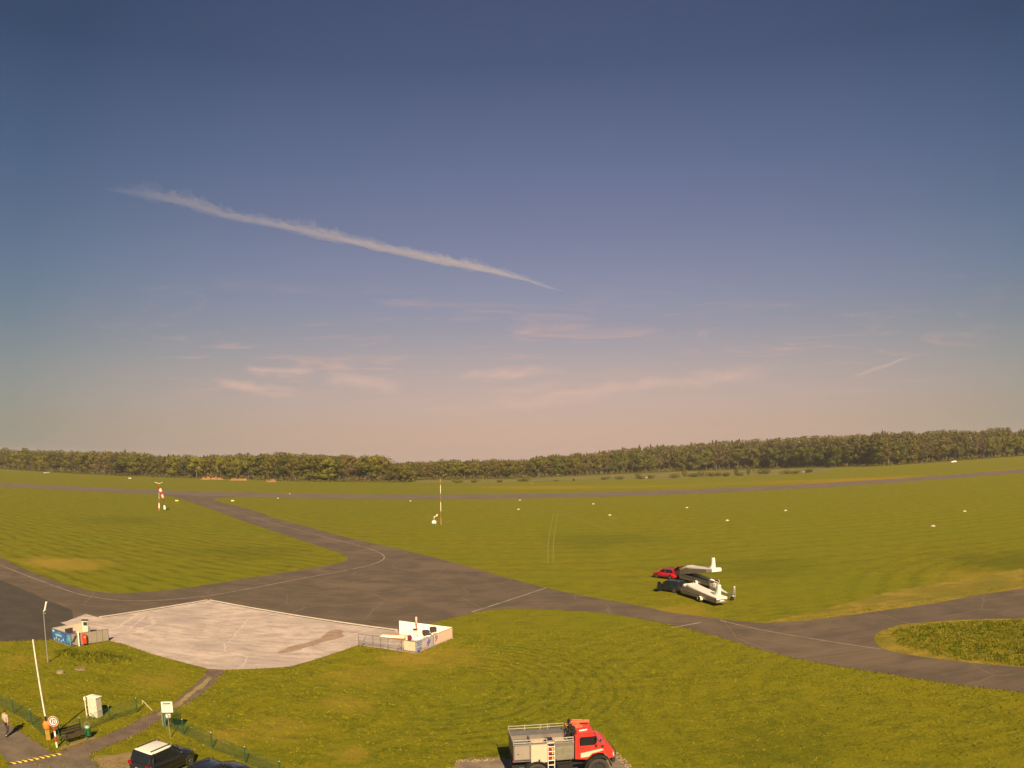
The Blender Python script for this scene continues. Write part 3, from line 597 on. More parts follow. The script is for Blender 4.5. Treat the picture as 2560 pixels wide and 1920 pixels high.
# ================================================================ vehicles
HLMP = mat('headlamp glass', (.16, .15, .15), .25, var=0)
def car_paint(name, col, coat=.8): return mat(name, col, .32, .15, var=.04, coat=coat, spec=.5)
def make_car(name, label, cat, loc, rz, paint, roofm, L=4.3, Wd=1.8, H=1.55, wb=2.6, hood=.95, kind='suv', hatch=False, door=False, group=None):
    t = thing(name, label, cat, loc, rz, group); h = Wd / 2; xr, xf = -L / 2, L / 2; ax = wb / 2
    zb, zbelt = .24, hood
    # body: rings across the car at stations along it
    stn = [(xr + .0, .42, .62, .80), (xr + .06, .30, zbelt - .12, .93), (xr + .35, zb, zbelt, 1.0), (-ax, zb, zbelt + .01, 1.0), (0, zb, zbelt, 1.0), (ax * .55, zb, zbelt - .01, 1.0), (ax, zb, zbelt - .05, .985), (xf - .45, zb, zbelt - .13, .96), (xf - .14, .28, zbelt - .24, .88), (xf, .36, .60, .76)]
    rings = []
    for x, z0, z1, wf in stn:
        w_ = h * wf; zm = z0 + (z1 - z0) * .55; half = [(w_ * .86, z0), (w_ * .97, z0 + .1), (w_, zm), (w_ * .97, z1 - .07), (w_ * .88, z1 - .005), (w_ * .4, z1 + .03)]
        rings.append([(x, y, z) for y, z in half] + [(x, -y, z) for y, z in half[::-1]])
    bm = loft(B(), rings); body = build('body', bm, paint, t, True)
    # lower cladding / sills
    for s in (-1, 1): build('sill', box(B(), (0, s * (h - .02), zb + .06), (wb - .75, .06, .16), bev=.02), CHASSIS, t)
    build('front_bumper', box(B(), (xf - .1, 0, .36), (.16, Wd * .72, .2), bev=.04), CHASSIS, t); build('rear_bumper', box(B(), (xr + .08, 0, .38), (.2, Wd * .8, .22), bev=.04), CHASSIS, t)
    # greenhouse
    if kind == 'suv': gx = [(xr + .12, xr + .42), (xf - 1.05, xf - 1.75)]
    elif kind == 'wagon': gx = [(xr + .10, xr + .50), (xf - 1.15, xf - 1.95)]
    else: gx = [(xr + .25, xr + 1.0), (xf - 1.2, xf - 1.95)]
    (b0, r0), (b1, r1) = gx; zr = H - .05; wr = h * .76; wbt = h * .90
    bm = B(); n = 6
    def ring(x0, x1, f):  # cross-section interpolated from belt (f=0) to roof (f=1)
        return None
    lo = [(b0, -wbt * .9), (b0 + .25, -wbt), (b1 - .5, -wbt), (b1, -wbt * .82), (b1, wbt * .82), (b1 - .5, wbt), (b0 + .25, wbt), (b0, wbt * .9)]
    hi = [(r0, -wr * .88), (r0 + .2, -wr), (r1 - .3, -wr), (r1, -wr * .88), (r1, wr * .88), (r1 - .3, wr), (r0 + .2, wr), (r0, wr * .88)]
    loft(bm, [[(x, y, zbelt - .02) for x, y in lo], [(x * .45 + x2 * .55, y * .42 + y2 * .58, zbelt + (zr - zbelt) * .55) for (x, y), (x2, y2) in zip(lo, hi)], [(x, y, zr) for x, y in hi]])
    build('window', bm, GLASS, t, False)
    bm = B(); loft(bm, [[(x * 1.0, y * 1.03, zr - .03) for x, y in hi], [(x, y * 1.02, zr + .02) for x, y in hi], [((x - (r0 + r1) / 2) * .93 + (r0 + r1) / 2, y * .85, zr + .05) for x, y in hi]])
    build('roof', bm, roofm, t, True)
    bm = B(); md = lambda i, f: ((lo[i][0] * (1 - f) + hi[i][0] * f), (lo[i][1] * (1 - f) + hi[i][1] * f) * (1 + .05 * sin(pi * f)), zbelt + (zr - zbelt) * f)
    for i in range(8):
        if i in (1, 6, 2, 5) and kind == 'coupe': continue
        if i in (2, 5): continue
        build('pillar', path(B(), [md(i, 0), md(i, .55), md(i, 1)], .045, 5), paint, t)
    for s in (-1, 1):
        for xc in (-.35 + L * .02, .62):
            build('pillar', path(B(), [(xc, s * wbt * 1.0, zbelt), (xc - .05, s * (wbt * .5 + wr * .55), zbelt + (zr - zbelt) * .55), (xc - .1, s * wr, zr)], .028, 5), paint, t)
    for s in (-1, 1):
        bm = B(); tube(bm, (r0 + .15, s * wr * .8, zr + .1), (r1 - .1, s * wr * .8, zr + .1), .03, seg=6)
        for xx in (r0 + .2, r1 - .15): tube(bm, (xx, s * wr * .8, zr), (xx, s * wr * .8, zr + .1), .03, seg=5)
        build('roof_rail', bm, DARKM, t)
        bm = B(); ball(bm, (b1 - .38, s * (h + .1), zbelt + .1), (.09, .12, .08)); build('mirror', bm, DARKM if kind != 'wagon' else paint, t, True)
        bm = B(); box(bm, (xf - .2, s * h * .66, zbelt - .27), (.2, .26, .08), rz=-s * .35, bev=.03); build('headlight', bm, HLMP, t)
        bm = B(); box(bm, (xr + .05, s * h * .78, zbelt - .14), (.16, .26, .2), rz=s * .2, bev=.02); build('tail_light', bm, LAMPR, t)
        for xx in (-.2, .8): build('door_handle', box(B(), (xx - .35, s * (h + .0), zbelt - .14), (.18, .035, .03)), DARKM, t)
        for xx in (-ax, ax):
            bm = B(); tube(bm, (xx, s * (h - .28), .34), (xx, s * (h + .003), .34), .40, seg=24); build('wheel_arch', bm, CHASSIS, t)
            wheel(t, xx, s * (h - .1), .335, .235, TYRE, RIM, s)
    bm = B(); box(bm, (xr - .012, 0, .62), (.02, .5, .12)); build('number_plate', bm, PLATE, t)
    for s in (-1, 1):
        for xc in (-.38 + L * .02, .60, 1.15): build('panel_seam', box(B(), (xc, s * (h + .001), .62), (.012, .012, .5)), CHASSIS, t)
        build('panel_seam', tube(B(), (b1 + .1, s * h * .6, zbelt + .015), (xf - .3, s * h * .55, zbelt - .12), .008, seg=4), CHASSIS, t)
    if hatch:
        bm = B(); box(bm, (xr + .3, 0, .92), (.62, Wd * .66, .72), bev=.03); build('boot_opening', bm, CHASSIS, t)
        bm = B(); box(bm, (0, 0, 0), (1.05, Wd * .76, .07), bev=.03); box(bm, (.1, 0, .04), (.62, Wd * .62, .03), mi=1); box(bm, (0, 0, -.045), (1.0, Wd * .72, .03), mi=1)
        o = build('tailgate', bm, [paint, GLASS], t); o.location = (xr + .02, 0, H + .32); o.rotation_euler = (0, R(30), 0)
        bm = B()
        for s in (-1, 1): build('gas_strut', tube(B(), (r0 - .1, s * wr * .8, zbelt + .4), (xr - .2, s * wr * .85, H + .1), .014, seg=5), DARKM, t)
    if door:
        d_ = bpy.data.objects.new('door', None)
        bm = B(); box(bm, (-.5, 0, .62), (1.0, .07, .62), bev=.02)
        path(bm, [(0, 0, .93), (-.42, 0, 1.36), (-.95, 0, 1.38), (-.98, 0, .93)], .03, 5)
        o = build('door', bm, paint, t); o.location = (.98, h + .02, 0); o.rotation_euler.z = R(-78)
        bm = B(); face(bm, [(-.05, 0, .94), (-.44, 0, 1.34), (-.93, 0, 1.35), (-.95, 0, .94)]); g_ = build('door_window', bm, GLASS, o)
        bm = B(); box(bm, (.5, h - .012, .66), (.92, .05, .6)); box(bm, (.45, h * .8, 1.12), (.8, .1, .34)); build('door_opening', bm, CHASSIS, t)
    return t
DKGREY = car_paint('anthracite car paint', (.016, .0155, .016)); ROOFW = mat('cream white roof', (.80, .77, .70), .35, coat=.5, var=.03)
NAVY = car_paint('blue black car paint', (.016, .018, .028)); CRED = car_paint('bright red car paint', (.60, .008, .02)); DGREEN = car_paint('dark green car paint', (.012, .022, .018))
suvp = (-19.72, 35.95, 0)
make_car('parked_car', 'dark grey compact SUV with cream white roof beside the info sign', 'car', suvp, R(73), DKGREY, ROOFW, 4.0, 1.8, 1.60, 2.6, 1.02, 'suv')
make_car('parked_car', 'dark blue-black car cut off by the bottom edge, right of the white-roofed SUV', 'car', (-15.95, 34.75, 0), R(62), NAVY, NAVY, 4.4, 1.8, 1.45, 2.65, .94, 'coupe')
make_car('parked_car', 'bright red station wagon with its tailgate open in front of the gliders', 'car', (22.2, 105.1, 0), R(126), CRED, CRED, 4.6, 1.8, 1.48, 2.7, .95, 'wagon', hatch=True)
make_car('parked_car', 'dark green-black hatchback with open front door coupled to the closed trailer', 'car', (20.55, 94.4, 0), R(124), DGREEN, DGREEN, 4.3, 1.78, 1.5, 2.55, .96, 'suv', door=True)
# ---- fire truck
TR = thing('fire_truck', 'red off-road fire truck with grey equipment body parked at the bottom edge', 'fire truck', (-.2, 37.15, 0), R(7))
TR.location = Vector((-.33, 38.25, 0))
hw = 1.15
def tp(name, bm, m, parent=None, smooth=False): return build(name, bm, m, parent or TR, smooth)
bm = B(); box(bm, (2.6, 0, .82), (5.2, .9, .22)); box(bm, (2.6, -.55, .9), (1.1, .35, .42), bev=.04); box(bm, (2.7, .6, .9), (1.0, .3, .4), bev=.04)
for xx in (1.25, 4.6): tube(bm, (xx, -.95, .6), (xx, .95, .6), .11)
for s in (-1, 1):
    for xx in (1.25, 4.6): tube(bm, (xx - .45, s * .5, .72), (xx + .45, s * .5, .72), .05); 
    tube(bm, (.25, s * .7, .62), (.5, s * .7, 1.0), .05); box(bm, (.1, s * .8, .72), (.12, .35, .1))
tube(bm, (.3, -.95, .95), (.72, -.95, .95), .09, seg=10)
tp('chassis', bm, CHASSIS)
bm = B()
for i in range(4): box(bm, (2.75, -1.02, .78 + i * .075), (.85, .3, .035))
tp('battery_box', bm, DARKM)
bm = B()  # body shell: side walls, rear, front, recessed deck
box(bm, (.47, -hw + .02, 1.93), (.94, .04, .90)); box(bm, (1.63, hw - .02, 1.85), (3.25, .04, 1.05))
box(bm, (2.73, -hw + .02, 1.86), (1.03, .04, 1.06)); box(bm, (.02, 0, 1.87), (.04, 2.22, 1.02)); box(bm, (3.22, 0, 1.87), (.04, 2.22, 1.05))
box(bm, (.5, 0, 2.16), (.92, 2.2, .04)); box(bm, (.98, 0, 2.25), (.05, 2.2, .24)); box(bm, (1.63, hw - .42, 2.2), (3.15, .8, .36)); box(bm, (1.63, 0, 1.38), (3.2, 2.2, .05))
box(bm, (1.6, 0, 2.41), (3.25, .05, .03)) if False else None
tp('equipment_body', bm, ALU)
bm = B(); box(bm, (2.1, -.38, 2.08), (2.15, 1.45, .05)); tp('deck', bm, mat('beige deck plate', (.62, .50, .36), .6))
bm = B(); box(bm, (1.37, -hw - .005, 1.84), (.87, .045, 1.13), bev=.01); box(bm, (1.37, -hw - .035, 1.42), (.1, .02, .1), mi=1)
tp('locker_door', bm, [mat('cream locker door', (.52, .44, .35), .4, var=.03), DARKM])
bm = B(); box(bm, (2.72, -hw - .005, 1.74), (1.0, .03, .78), bev=.008)
for i in range(14): box(bm, (2.72, -hw - .021, 1.39 + i * .053), (.96, .006, .006), mi=1)
for xx in (2.27, 3.18): box(bm, (xx, -hw - .02, 1.40), (.06, .03, .06), mi=1)
tp('roller_shutter', bm, [mat('olive grey shutter', (.27, .26, .21), .45, .3), DARKM])
bm = B(); box(bm, (.45, -hw - .004, 1.93), (.8, .012, .8), bev=.006); ball(bm, (.25, -hw - .02, 1.86), (.035, .02, .035), mi=1); tp('rear_locker', bm, [mat('grey locker', (.36, .32, .30), .42, .3, var=.03), DARKM])
bm = B()
for z in (2.50, 2.66):
    tube(bm, (0, -hw - .02, z), (1.78, -hw - .02, z), .032, seg=6); tube(bm, (2.2, -hw - .02, z), (3.2, -hw - .02, z), .032, seg=6)
    tube(bm, (0, hw - .03, z), (3.2, hw - .03, z), .022, seg=6); tube(bm, (0, -hw + .03, z), (0, hw - .03, z), .018, seg=6) if z < 2.6 else None
for xx in (0, .9, 1.78, 2.2, 3.2):
    for s in (-1, 1): tube(bm, (xx, s * (hw - .03), 2.36), (xx, s * (hw - .03), 2.68), .02, seg=6)
tp('roof_rail', bm, mat('pale rail', (.42, .40, .38), .4, .2))
bm = B(); box(bm, (1.65, -hw - .01, 2.385), (3.2, .05, .05)); box(bm, (1.99, -hw + .02, 2.47), (.4, .05, .14)); tp('top_edge', bm, ALUB)
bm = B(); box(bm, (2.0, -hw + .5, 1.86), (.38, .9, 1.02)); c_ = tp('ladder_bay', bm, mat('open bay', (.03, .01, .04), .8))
bm = B(); rr = random.Random(3)
for z in (2.05, 1.83, 1.6, 1.45):
    box(bm, (1.93, -hw + .02, z), (.2, .08, .13), bev=.03, mi=0); box(bm, (2.09, -hw + .01, z - .03), (.08, .08, .14), bev=.02, mi=1)
tp('hose_roll', bm, [mat('crimson hose', (.42, .012, .05), .6), YELL])
bm = B()
for s in (0, 1): tube(bm, (1.83 + s * .35, -hw - .05, 2.3), (1.83 + s * .35, -hw - .12, .52), .018, seg=6)
for i in range(7): box(bm, (2.0, -hw - .06 - i * .008, 2.2 - i * .27), (.36, .05, .035))
tp('ladder', bm, mat('white ladder', (.75, .75, .74), .4))
# cab
bm = B()
cabp = [(3.32, 1.3), (3.32, 2.62), (3.42, 2.74), (4.28, 2.74), (4.40, 2.66), (4.62, 2.12), (5.05, 2.0), (5.36, 1.78), (5.42, 1.2), (5.18, 1.16), (5.12, 1.32), (4.92, 1.5), (4.6, 1.56), (4.28, 1.5), (4.06, 1.3), (3.96, 1.22)]
rings = []
for y, sc_, in ((-hw + .03, .96), (-hw + .1, 1.0), (hw - .1, 1.0), (hw - .03, .96)):
    rings.append([(4.3 + (x - 4.3) * (1 if z < 2 else sc_), y if z < 2.1 else y * (.99 if z < 2.5 else .92), z if z < 2.5 or sc_ == 1 else z - .03) for x, z in cabp])
loft(bm, rings); cab = tp('cab', bm, mat('fire engine red', (.66, .035, .028), .3, coat=.6, var=.05))
bm = B(); box(bm, (3.92, 0, 2.765), (.95, 1.9, .03), bev=.01)
for s in (-.6, 0, .6): box(bm, (3.9, s, 2.787), (.8, .06, .02))
tp('cab_roof', bm, mat('faded red roof', (.55, .06, .045), .45, var=.1))
bm = B(); box(bm, (4.0, -hw + .0, 2.34), (.86, .05, .54), rot=Matrix.Rotation(R(7), 3, 'X'), bev=.03); tp('side_window', bm, GLASS)
bm = B(); box(bm, (4.53, 0, 2.40), (.04, 1.8, .5), rot=Matrix.Rotation(R(-22), 3, 'Y'), bev=.01); tp('windscreen', bm, GLASS)
bm = B(); extrude_y(bm, [(3.62, 1.36), (3.62, 1.62), (4.75, 1.80), (4.9, 1.72), (4.6, 1.63), (4.25, 1.58), (4.05, 1.38)], -hw + .018, -hw + .045); tp('white_stripe', bm, mat('cream stripe', (.60, .52, .42), .4))
for xx in (3.5, 4.42): tp('cab_door_seam', box(B(), (xx, -hw + .026, 1.98), (.012, .012, 1.2)), DARKM)
tp('cab_door_handle', box(B(), (3.7, -hw + .02, 1.9), (.16, .03, .03)), DARKM)
bm = B(); box(bm, (4.80, -hw + .02, 1.93), (.18, .03, .16), bev=.02)
tube(bm, (4.42, -hw, 2.55), (4.42, -hw - .14, 2.5), .015); tube(bm, (4.42, -hw - .14, 2.6), (4.44, -hw - .14, 2.05), .012); box(bm, (4.42, -hw - .16, 2.42), (.05, .17, .36), bev=.02); box(bm, (4.46, -hw - .12, 2.06), (.08, .1, .12), bev=.02)
tube(bm, (4.72, -hw + .1, 2.08), (4.72, -hw + .1, 2.28), .012); ball(bm, (4.72, -hw + .1, 2.28), (.06, .06, .07)); tp('wing_mirror', bm, DARKM)
n = 14
for (xx, r0_, nm) in ((4.6, .70, 'f'), (1.25, .70, 'r')):
    for s in (-1, 1):
        rg = []
        for i in range(n + 1):
            a = R(8) + R(166) * i / n; c__, s__ = cos(a), sin(a)
            rg.append([(xx + (r0_) * c__, s * (hw - .32), .6 + r0_ * s__), (xx + (r0_ + .07) * c__, s * (hw - .32), .6 + (r0_ + .07) * s__), (xx + (r0_ + .07) * c__, s * (hw + .07), .6 + (r0_ + .07) * s__), (xx + r0_ * c__, s * (hw + .07), .6 + r0_ * s__)])
        tp('mudguard', loft(B(), rg), BLACK)
bm = B(); box(bm, (5.46, 0, .95), (.18, 2.1, .26), bev=.04); box(bm, (5.48, 0, 1.4), (.06, 1.3, .42), bev=.02); path(bm, [(5.56, -.95, .9), (5.58, -.95, 1.5), (5.58, -.3, 1.52)], .025); tp('bumper', bm, DARKM)
for s in (-1, 1):
    bm = B(); box(bm, (5.44, s * .88, 1.32), (.1, .24, .2), bev=.03); tp('headlight', bm, LAMPC)
    for xx in (1.25, 4.6): wheel(TR, xx, s * (hw - .16), .59, .36, TYRE, DARKM, s, 8)
bm = B(); box(bm, (.0, 0, 1.38), (.1, 2.1, .1)); tp('rear_bar', bm, mat('dark red bar', (.16, .01, .02), .6))
bm = B(); tube(bm, (3.25, .35, 2.7), (3.25, .35, 2.98), .03); tube(bm, (3.25, .35, 2.98), (3.25, .35, 3.16), .085, .075, 12, 1); tube(bm, (3.25, .35, 3.16), (3.25, .35, 3.19), .09, .05, 12)
tp('blue_beacon', bm, [DARKM, mat('blue beacon lens', (.006, .012, .05), .15)])
bm = B(); rr = random.Random(8)   # coiled hoses and lamp behind the cab
for k_ in range(5):
    cx_, cy_, cz_, q_ = 3.25 + rr.uniform(-.06, .1), -.75 + k_ * .18, 2.5 + rr.uniform(-.08, .15), rr.uniform(.14, .24); pts = [(cx_ + q_ * cos(i * .5), cy_ + rr.uniform(-.03, .03), cz_ + q_ * sin(i * .5)) for i in range(14)]
    path(bm, pts, .035, 6)
box(bm, (3.36, -.55, 2.66), (.24, .3, .34), bev=.05); tube(bm, (3.22, -.2, 2.5), (3.22, -.2, 3.0), .1); box(bm, (3.3, -.1, 2.85), (.3, .5, .2), rz=.4, bev=.04); tp('coiled_hose', bm, BLACK)
bm = B(); box(bm, (3.62, .1, 2.86), (.5, .75, .12), rz=.2, bev=.04, mi=0); box(bm, (3.55, -.1, 2.94), (.35, .3, .1), rz=.5, bev=.03); tube(bm, (3.4, .5, 2.92), (4.35, .15, 2.98), .07, .05, 8); tube(bm, (3.5, .65, 2.98), (4.4, .3, 3.0), .05, .05, 8)
path(bm, [(3.3 + .3 * cos(i * .6), .2 + .3 * sin(i * .6), 2.85 + .01 * i) for i in range(12)], .035)
tp('roof_rescue_gear', bm, mat('faded orange gear', (.62, .15, .08), .6, var=.35, vs=9))
bm = B(); tube(bm, (3.6, -.72, 2.82), (4.05, -.66, 2.84), .04, seg=8); tp('roof_tube', bm, WHITE)
# ---- glider trailers
TW = mat('trailer gelcoat white', (.80, .76, .70), .3, coat=.4, var=.03); TS = mat('trailer side shade', (.40, .32, .27), .4, var=.06); TL = mat('trailer aluminium sill', (.34, .30, .29), .4, .5)  # TS: tan standing in for shade on the lid side
def trailer_base(t, L, hwid, front=True):
    bm = B(); box(bm, (L / 2, 0, .62), (L, hwid * 2, .36), bev=.02); build('lower_body', bm, TL, t)
    bm = B(); box(bm, (L + .7, 0, .5), (1.5, .1, .1)); tube(bm, (L + .4, 0, .1), (L + .4, 0, .7), .04); ball(bm, (L + .4, 0, .1), (.1, .05, .1)); build('drawbar', bm, STEEL, t)
    for s in (-1, 1):
        wheel(t, L * .42, s * (hwid + .12), .33, .2, TYRE, RIM, s)
        bm = B(); rg = []
        for i in range(11):
            a = pi * i / 10; rg.append([(L * .42 + q * cos(a), s * yy, .33 + q * sin(a)) for q, yy in ((.38, hwid), (.43, hwid), (.43, hwid + .26), (.38, hwid + .26))])
        loft(bm, rg); build('mudguard', bm, TW, t)
        bm = B(); box(bm, (-.015, s * (hwid - .15), .62), (.03, .2, .12)); build('tail_light', bm, LAMPR, t)
    bm = B(); box(bm, (-.02, 0, .66), (.03, .52, .12)); build('number_plate', bm, PLATE, t)
def lid_mesh(prof_, hwid, z0):
    rings = []
    for x, zt, wf in prof_:
        w_ = hwid * wf; rings.append([(x, w_, z0), (x, w_ * .99, z0 + (zt - z0) * .76), (x, w_ * .88, zt - .04), (x, w_ * .4, zt), (x, -w_ * .4, zt), (x, -w_ * .88, zt - .04), (x, -w_ * .99, z0 + (zt - z0) * .76), (x, -w_, z0)])
    return loft(B(), rings)
LIDP = [(0, 1.12, 1.0), (.6, 1.16, 1.0), (1.4, 1.2, 1.0), (3, 1.34, 1.0), (5, 1.52, 1.0), (6.3, 1.66, 1.0), (7.0, 1.78, .98), (7.25, 1.80, .97), (7.5, 1.46, .96), (7.9, 1.52, .93), (8.25, 1.6, .9), (8.6, 1.36, .86), (8.75, .95, .84)]
def fin(t, x0=.25):
    prof_ = [(2.3, -.03, .42), (1.7, .12, .36), (1.35, .4, .29), (1.2, .8, .25), (1.12, 1.2, .22), (1.05, 1.38, .14)]
    rings = []
    for xf_, z, w_ in prof_: rings.append([(x0, 0, 1.12 + z), (x0 + (xf_ - x0) * .4, w_, 1.12 + z), (xf_ - .1, w_ * .8, 1.12 + z), (xf_, 0, 1.12 + z), (xf_ - .1, -w_ * .8, 1.12 + z), (x0 + (xf_ - x0) * .4, -w_, 1.12 + z)])
    return build('tail_fin_housing', loft(B(), rings), TW, t, True)
Lt = 8.7; q0 = G(1791, 1507, .5); q1_ = G(1702, 1480, .5); dv = Vector((q1_.x - q0.x, q1_.y - q0.y, 0)).normalized(); hd = math.atan2(dv.y, dv.x); rt = Vector((dv.y, -dv.x, 0))
T2 = thing('glider_trailer', 'closed white glider trailer with tall tail fin, nearest to the taxiway', 'trailer', (q0.x + rt.x * .76, q0.y + rt.y * .76, 0), hd)
trailer_base(T2, Lt, .74)
build('lid', lid_mesh(LIDP, .74, .8), [TW], T2); fin(T2)
def side_strip(prof_, hwid, z0, lo_, up):
    return loft(B(), [[(x, hwid * wf + .004, z0 + lo_), (x, hwid * wf * .99 + .010, z0 + (zt - z0) * up), (x, hwid * wf * .99 - .004, z0 + (zt - z0) * up), (x, hwid * wf - .01, z0 + lo_)] for x, zt, wf in prof_])
build('side_shade', side_strip(LIDP[:9] + LIDP[10:12], .74, .8, .05, .72), TS, T2)  # darker strip on one side only: shade painted onto the white lid
bm = B(); box(bm, (4.2, .752, .80), (8.4, .02, .035)); build('lid_seam', bm, DARKM, T2); build('lid_seam', box(B(), (-.012, 0, .82), (.02, 1.44, .04)), DARKM, T2)
q2 = G(1778, 1466, .4)
T1 = thing('glider_trailer', 'open white glider trailer with its lid raised, behind the closed one and the cars', 'trailer', (q2.x + rt.x * .5, q2.y + rt.y * .5, 0), hd)
trailer_base(T1, 8.4, .74)
bm = B()
for s in (-1, 1): box(bm, (4.2, s * .72, .95), (8.4, .05, .34))
box(bm, (8.35, 0, .95), (.06, 1.4, .34)); build('side_wall', bm, mat('grey inner wall', (.20, .18, .17), .5), T1)
bm = B(); box(bm, (4.2, 0, .83), (8.3, 1.38, .05)); build('floor', bm, mat('dark trailer floor', (.05, .042, .045), .8), T1)
LP = bpy.data.objects.new('lid', bpy.data.meshes.new('lid'))
bm = lid_mesh([(x * 1.02 - 9.2, z - .62, w_) for x, z, w_ in LIDP[:7]] + [(-1.1, .95, .97), (-.5, .72, .92), (0, .15, .8)], .74, 0); bm.to_mesh(LP.data); bm.free(); LP.data.materials.append(TW); C.objects.link(LP); LP.parent = T1; LP.location = (8.5, 0, .98); LP.rotation_euler.y = R(9)
fn = fin(LP, .25); fn.location = (-9.2, 0, -.62)
build('side_shade', side_strip([(x * 1.02 - 9.2, z - .62, w_) for x, z, w_ in LIDP[2:7]] + [(-1.1, .95, .97), (-.5, .72, .92)], .74, 0, .03, .74), TS, LP)  # same painted shade along the side of the raised lid
for s in (-1, 1):
    bm = B(); tube(bm, (5.2, s * .66, 1.0), (4.4, s * .66, 1.72), .022); build('gas_strut', bm, DARKM, T1)
bm = B(); rg = []
for x_, c__, z_ in ((0.2, .10, 1.05), (3, .28, 1.1), (6.5, .42, 1.12)): rg.append([(x_, -.18, z_ - c__), (x_, -.13, z_), (x_, -.18, z_ + c__), (x_, -.22, z_)])
bm = loft(bm, rg); GW = mat('glider gelcoat', (.82, .79, .72), .25, coat=.5, var=.02)
w1 = build('glider_wing', bm, GW, None, True); w1.location = T1.location; w1.rotation_euler.z = hd; tag(w1, 'white glider wing lying on edge inside the open trailer', 'glider wing')
# glider fuselage drawn out behind the open trailer
ft = G(1833, 1495, .35); fh = hd - R(6); fd = Vector((cos(fh), sin(fh), 0))
FU = thing('glider_fuselage', 'white glider fuselage with upright tail, drawn out behind the open trailer', 'glider', (ft.x, ft.y, 0), fh)
sec = [(-.3, .07, .09, .62), (.2, .09, .12, .60), (1.6, .12, .15, .62), (3.0, .19, .22, .70), (4.0, .29, .40, .82), (4.9, .32, .44, .84), (5.8, .30, .38, .80), (6.4, .2, .26, .75), (6.75, .06, .08, .70)]
bm = loft(B(), [[(x_, a * cos(2 * pi * i / 14), z_ + b * sin(2 * pi * i / 14)) for i in range(14)] for x_, a, b, z_ in sec]); build('fuselage', bm, GW, FU, True)
bm = loft(B(), [[(x0_, 0, z_), (x0_ + c__ * .4, .06, z_), (x0_ + c__, 0, z_), (x0_ + c__ * .4, -.06, z_)] for x0_, c__, z_ in ((-.35, .75, .55), (-.42, .68, 1.0), (-.46, .6, 1.5), (-.48, .5, 1.85))]); build('tail_fin', bm, GW, FU, True)
bm = B(); box(bm, (-.52, 0, 1.15), (.1, .035, 1.3), bev=.01); build('rudder', bm, mat('rudder gap', (.5, .48, .44), .5), FU)
bm = B(); ball(bm, (5.3, 0, 1.05), (.75, .25, .22), 14); build('cockpit', bm, mat('dark cockpit', (.01, .012, .03), .4), FU, True)
bm = B(); path(bm, [(4.75 + .1 * i * 0, .05 + .42 * cos(pi * i / 10), 1.15 + .55 * sin(pi * i / 10)) for i in range(11)], .022); path(bm, [(4.75, .47, 1.15), (5.6, .5, 1.2)], .018); build('canopy_frame', bm, WHITE, FU)
bm = B(); tube(bm, (4.3, -.09, .2), (4.3, .09, .2), .2, seg=14); box(bm, (4.3, 0, .35), (.3, .3, .2)); build('main_wheel', bm, TYRE, FU)
bm = B(); box(bm, (.3, 0, .28), (.5, .25, .3), bev=.03); tube(bm, (.3, -.2, .14), (.3, .2, .14), .14, seg=12); build('tail_dolly', bm, DARKM, FU)
p_ = G(1764, 1473); bm = B(); box(bm, (0, 0, .22), (.55, .8, .42), .4, bev=.1); box(bm, (.15, .1, .45), (.3, .5, .12), .7, bev=.04); tag(build('equipment_bag', bm, NAVY, loc=(p_.x + 1.3, p_.y - .5, 0)), 'dark blue bag on the grass between the two trailers', 'bag')
p_ = G(1752, 1462); bm = B(); ball(bm, (0, 0, .55), (.22, .22, .2), 12); tube(bm, (0, 0, 0), (0, 0, .45), .16, .18, 12); tag(build('canister', bm, mat('cream plastic', (.70, .62, .45), .5), smooth=True, loc=(p_.x + 2.2, p_.y - 1.0, 0)), 'cream plastic canister standing behind the open trailer', 'canister')
# ================================================================ street furniture near the gate
def v2(p): return Vector((p.x, p.y, 0))
def fence(name, label, posts, h=1.0, last=True, group=None):
    o = thing(name, label, 'fence', v2(posts[0]), 0, group); off_ = v2(posts[0]); bm = B()
    ps = [v2(p) - off_ for p in posts]
    for a, b in zip(ps, ps[1:]):
        d = b - a; L = d.length; u = d / L; st_ = .11
        n = int((L + h) / st_)
        for i in range(n):
            s0 = -h + i * st_
            for sgn in (0, 1):
                x0_, x1_ = s0, s0 + h; z0_, z1_ = (0.04, h) if sgn == 0 else (h, .04)
                if x0_ < 0: z0_ += (z1_ - z0_) * (-x0_ / (x1_ - x0_)); x0_ = 0
                if x1_ > L: z1_ = z0_ + (z1_ - z0_) * (L - x0_) / (x1_ - x0_); x1_ = L
                if x1_ - x0_ > .02: tube(bm, a + u * x0_ + Vector((0, 0, z0_)), a + u * x1_ + Vector((0, 0, z1_)), .0042, seg=3, caps=False)
        for z in (.08, h * .35, h * .68, h - .01): tube(bm, a + Vector((0, 0, z)), b + Vector((0, 0, z)), .006, seg=4)
    build('wire_mesh', bm, GREENM, o)
    for p in ps:
        bm = B(); tube(bm, p + Vector((0, 0, -.2)), p + Vector((0, 0, h + .08)), .038, seg=10); tube(bm, p + Vector((0, 0, h + .08)), p + Vector((0, 0, h + .11)), .045, .03, 10, 1); build('post', bm, [GREENM, STEEL], o)
    return o
F1 = PX([(-30, 1752), (34, 1783), (80, 1812), (116, 1846)]); F2 = PX([(150, 1852), (203, 1833), (275, 1802), (343, 1781)]); F3 = PX([(412, 1815), (459, 1836), (531, 1871), (614.7, 1908), (702, 1946)])
fence('mesh_fence', 'green wire mesh fence along the road on the left, ending at the barrier', F1, 1.0)
fence('mesh_fence', 'green wire mesh fence behind the bench and the white cabinet', F2, .98)
fence('mesh_fence', 'green wire mesh fence running from the info sign to the right of the cars', F3, .98)
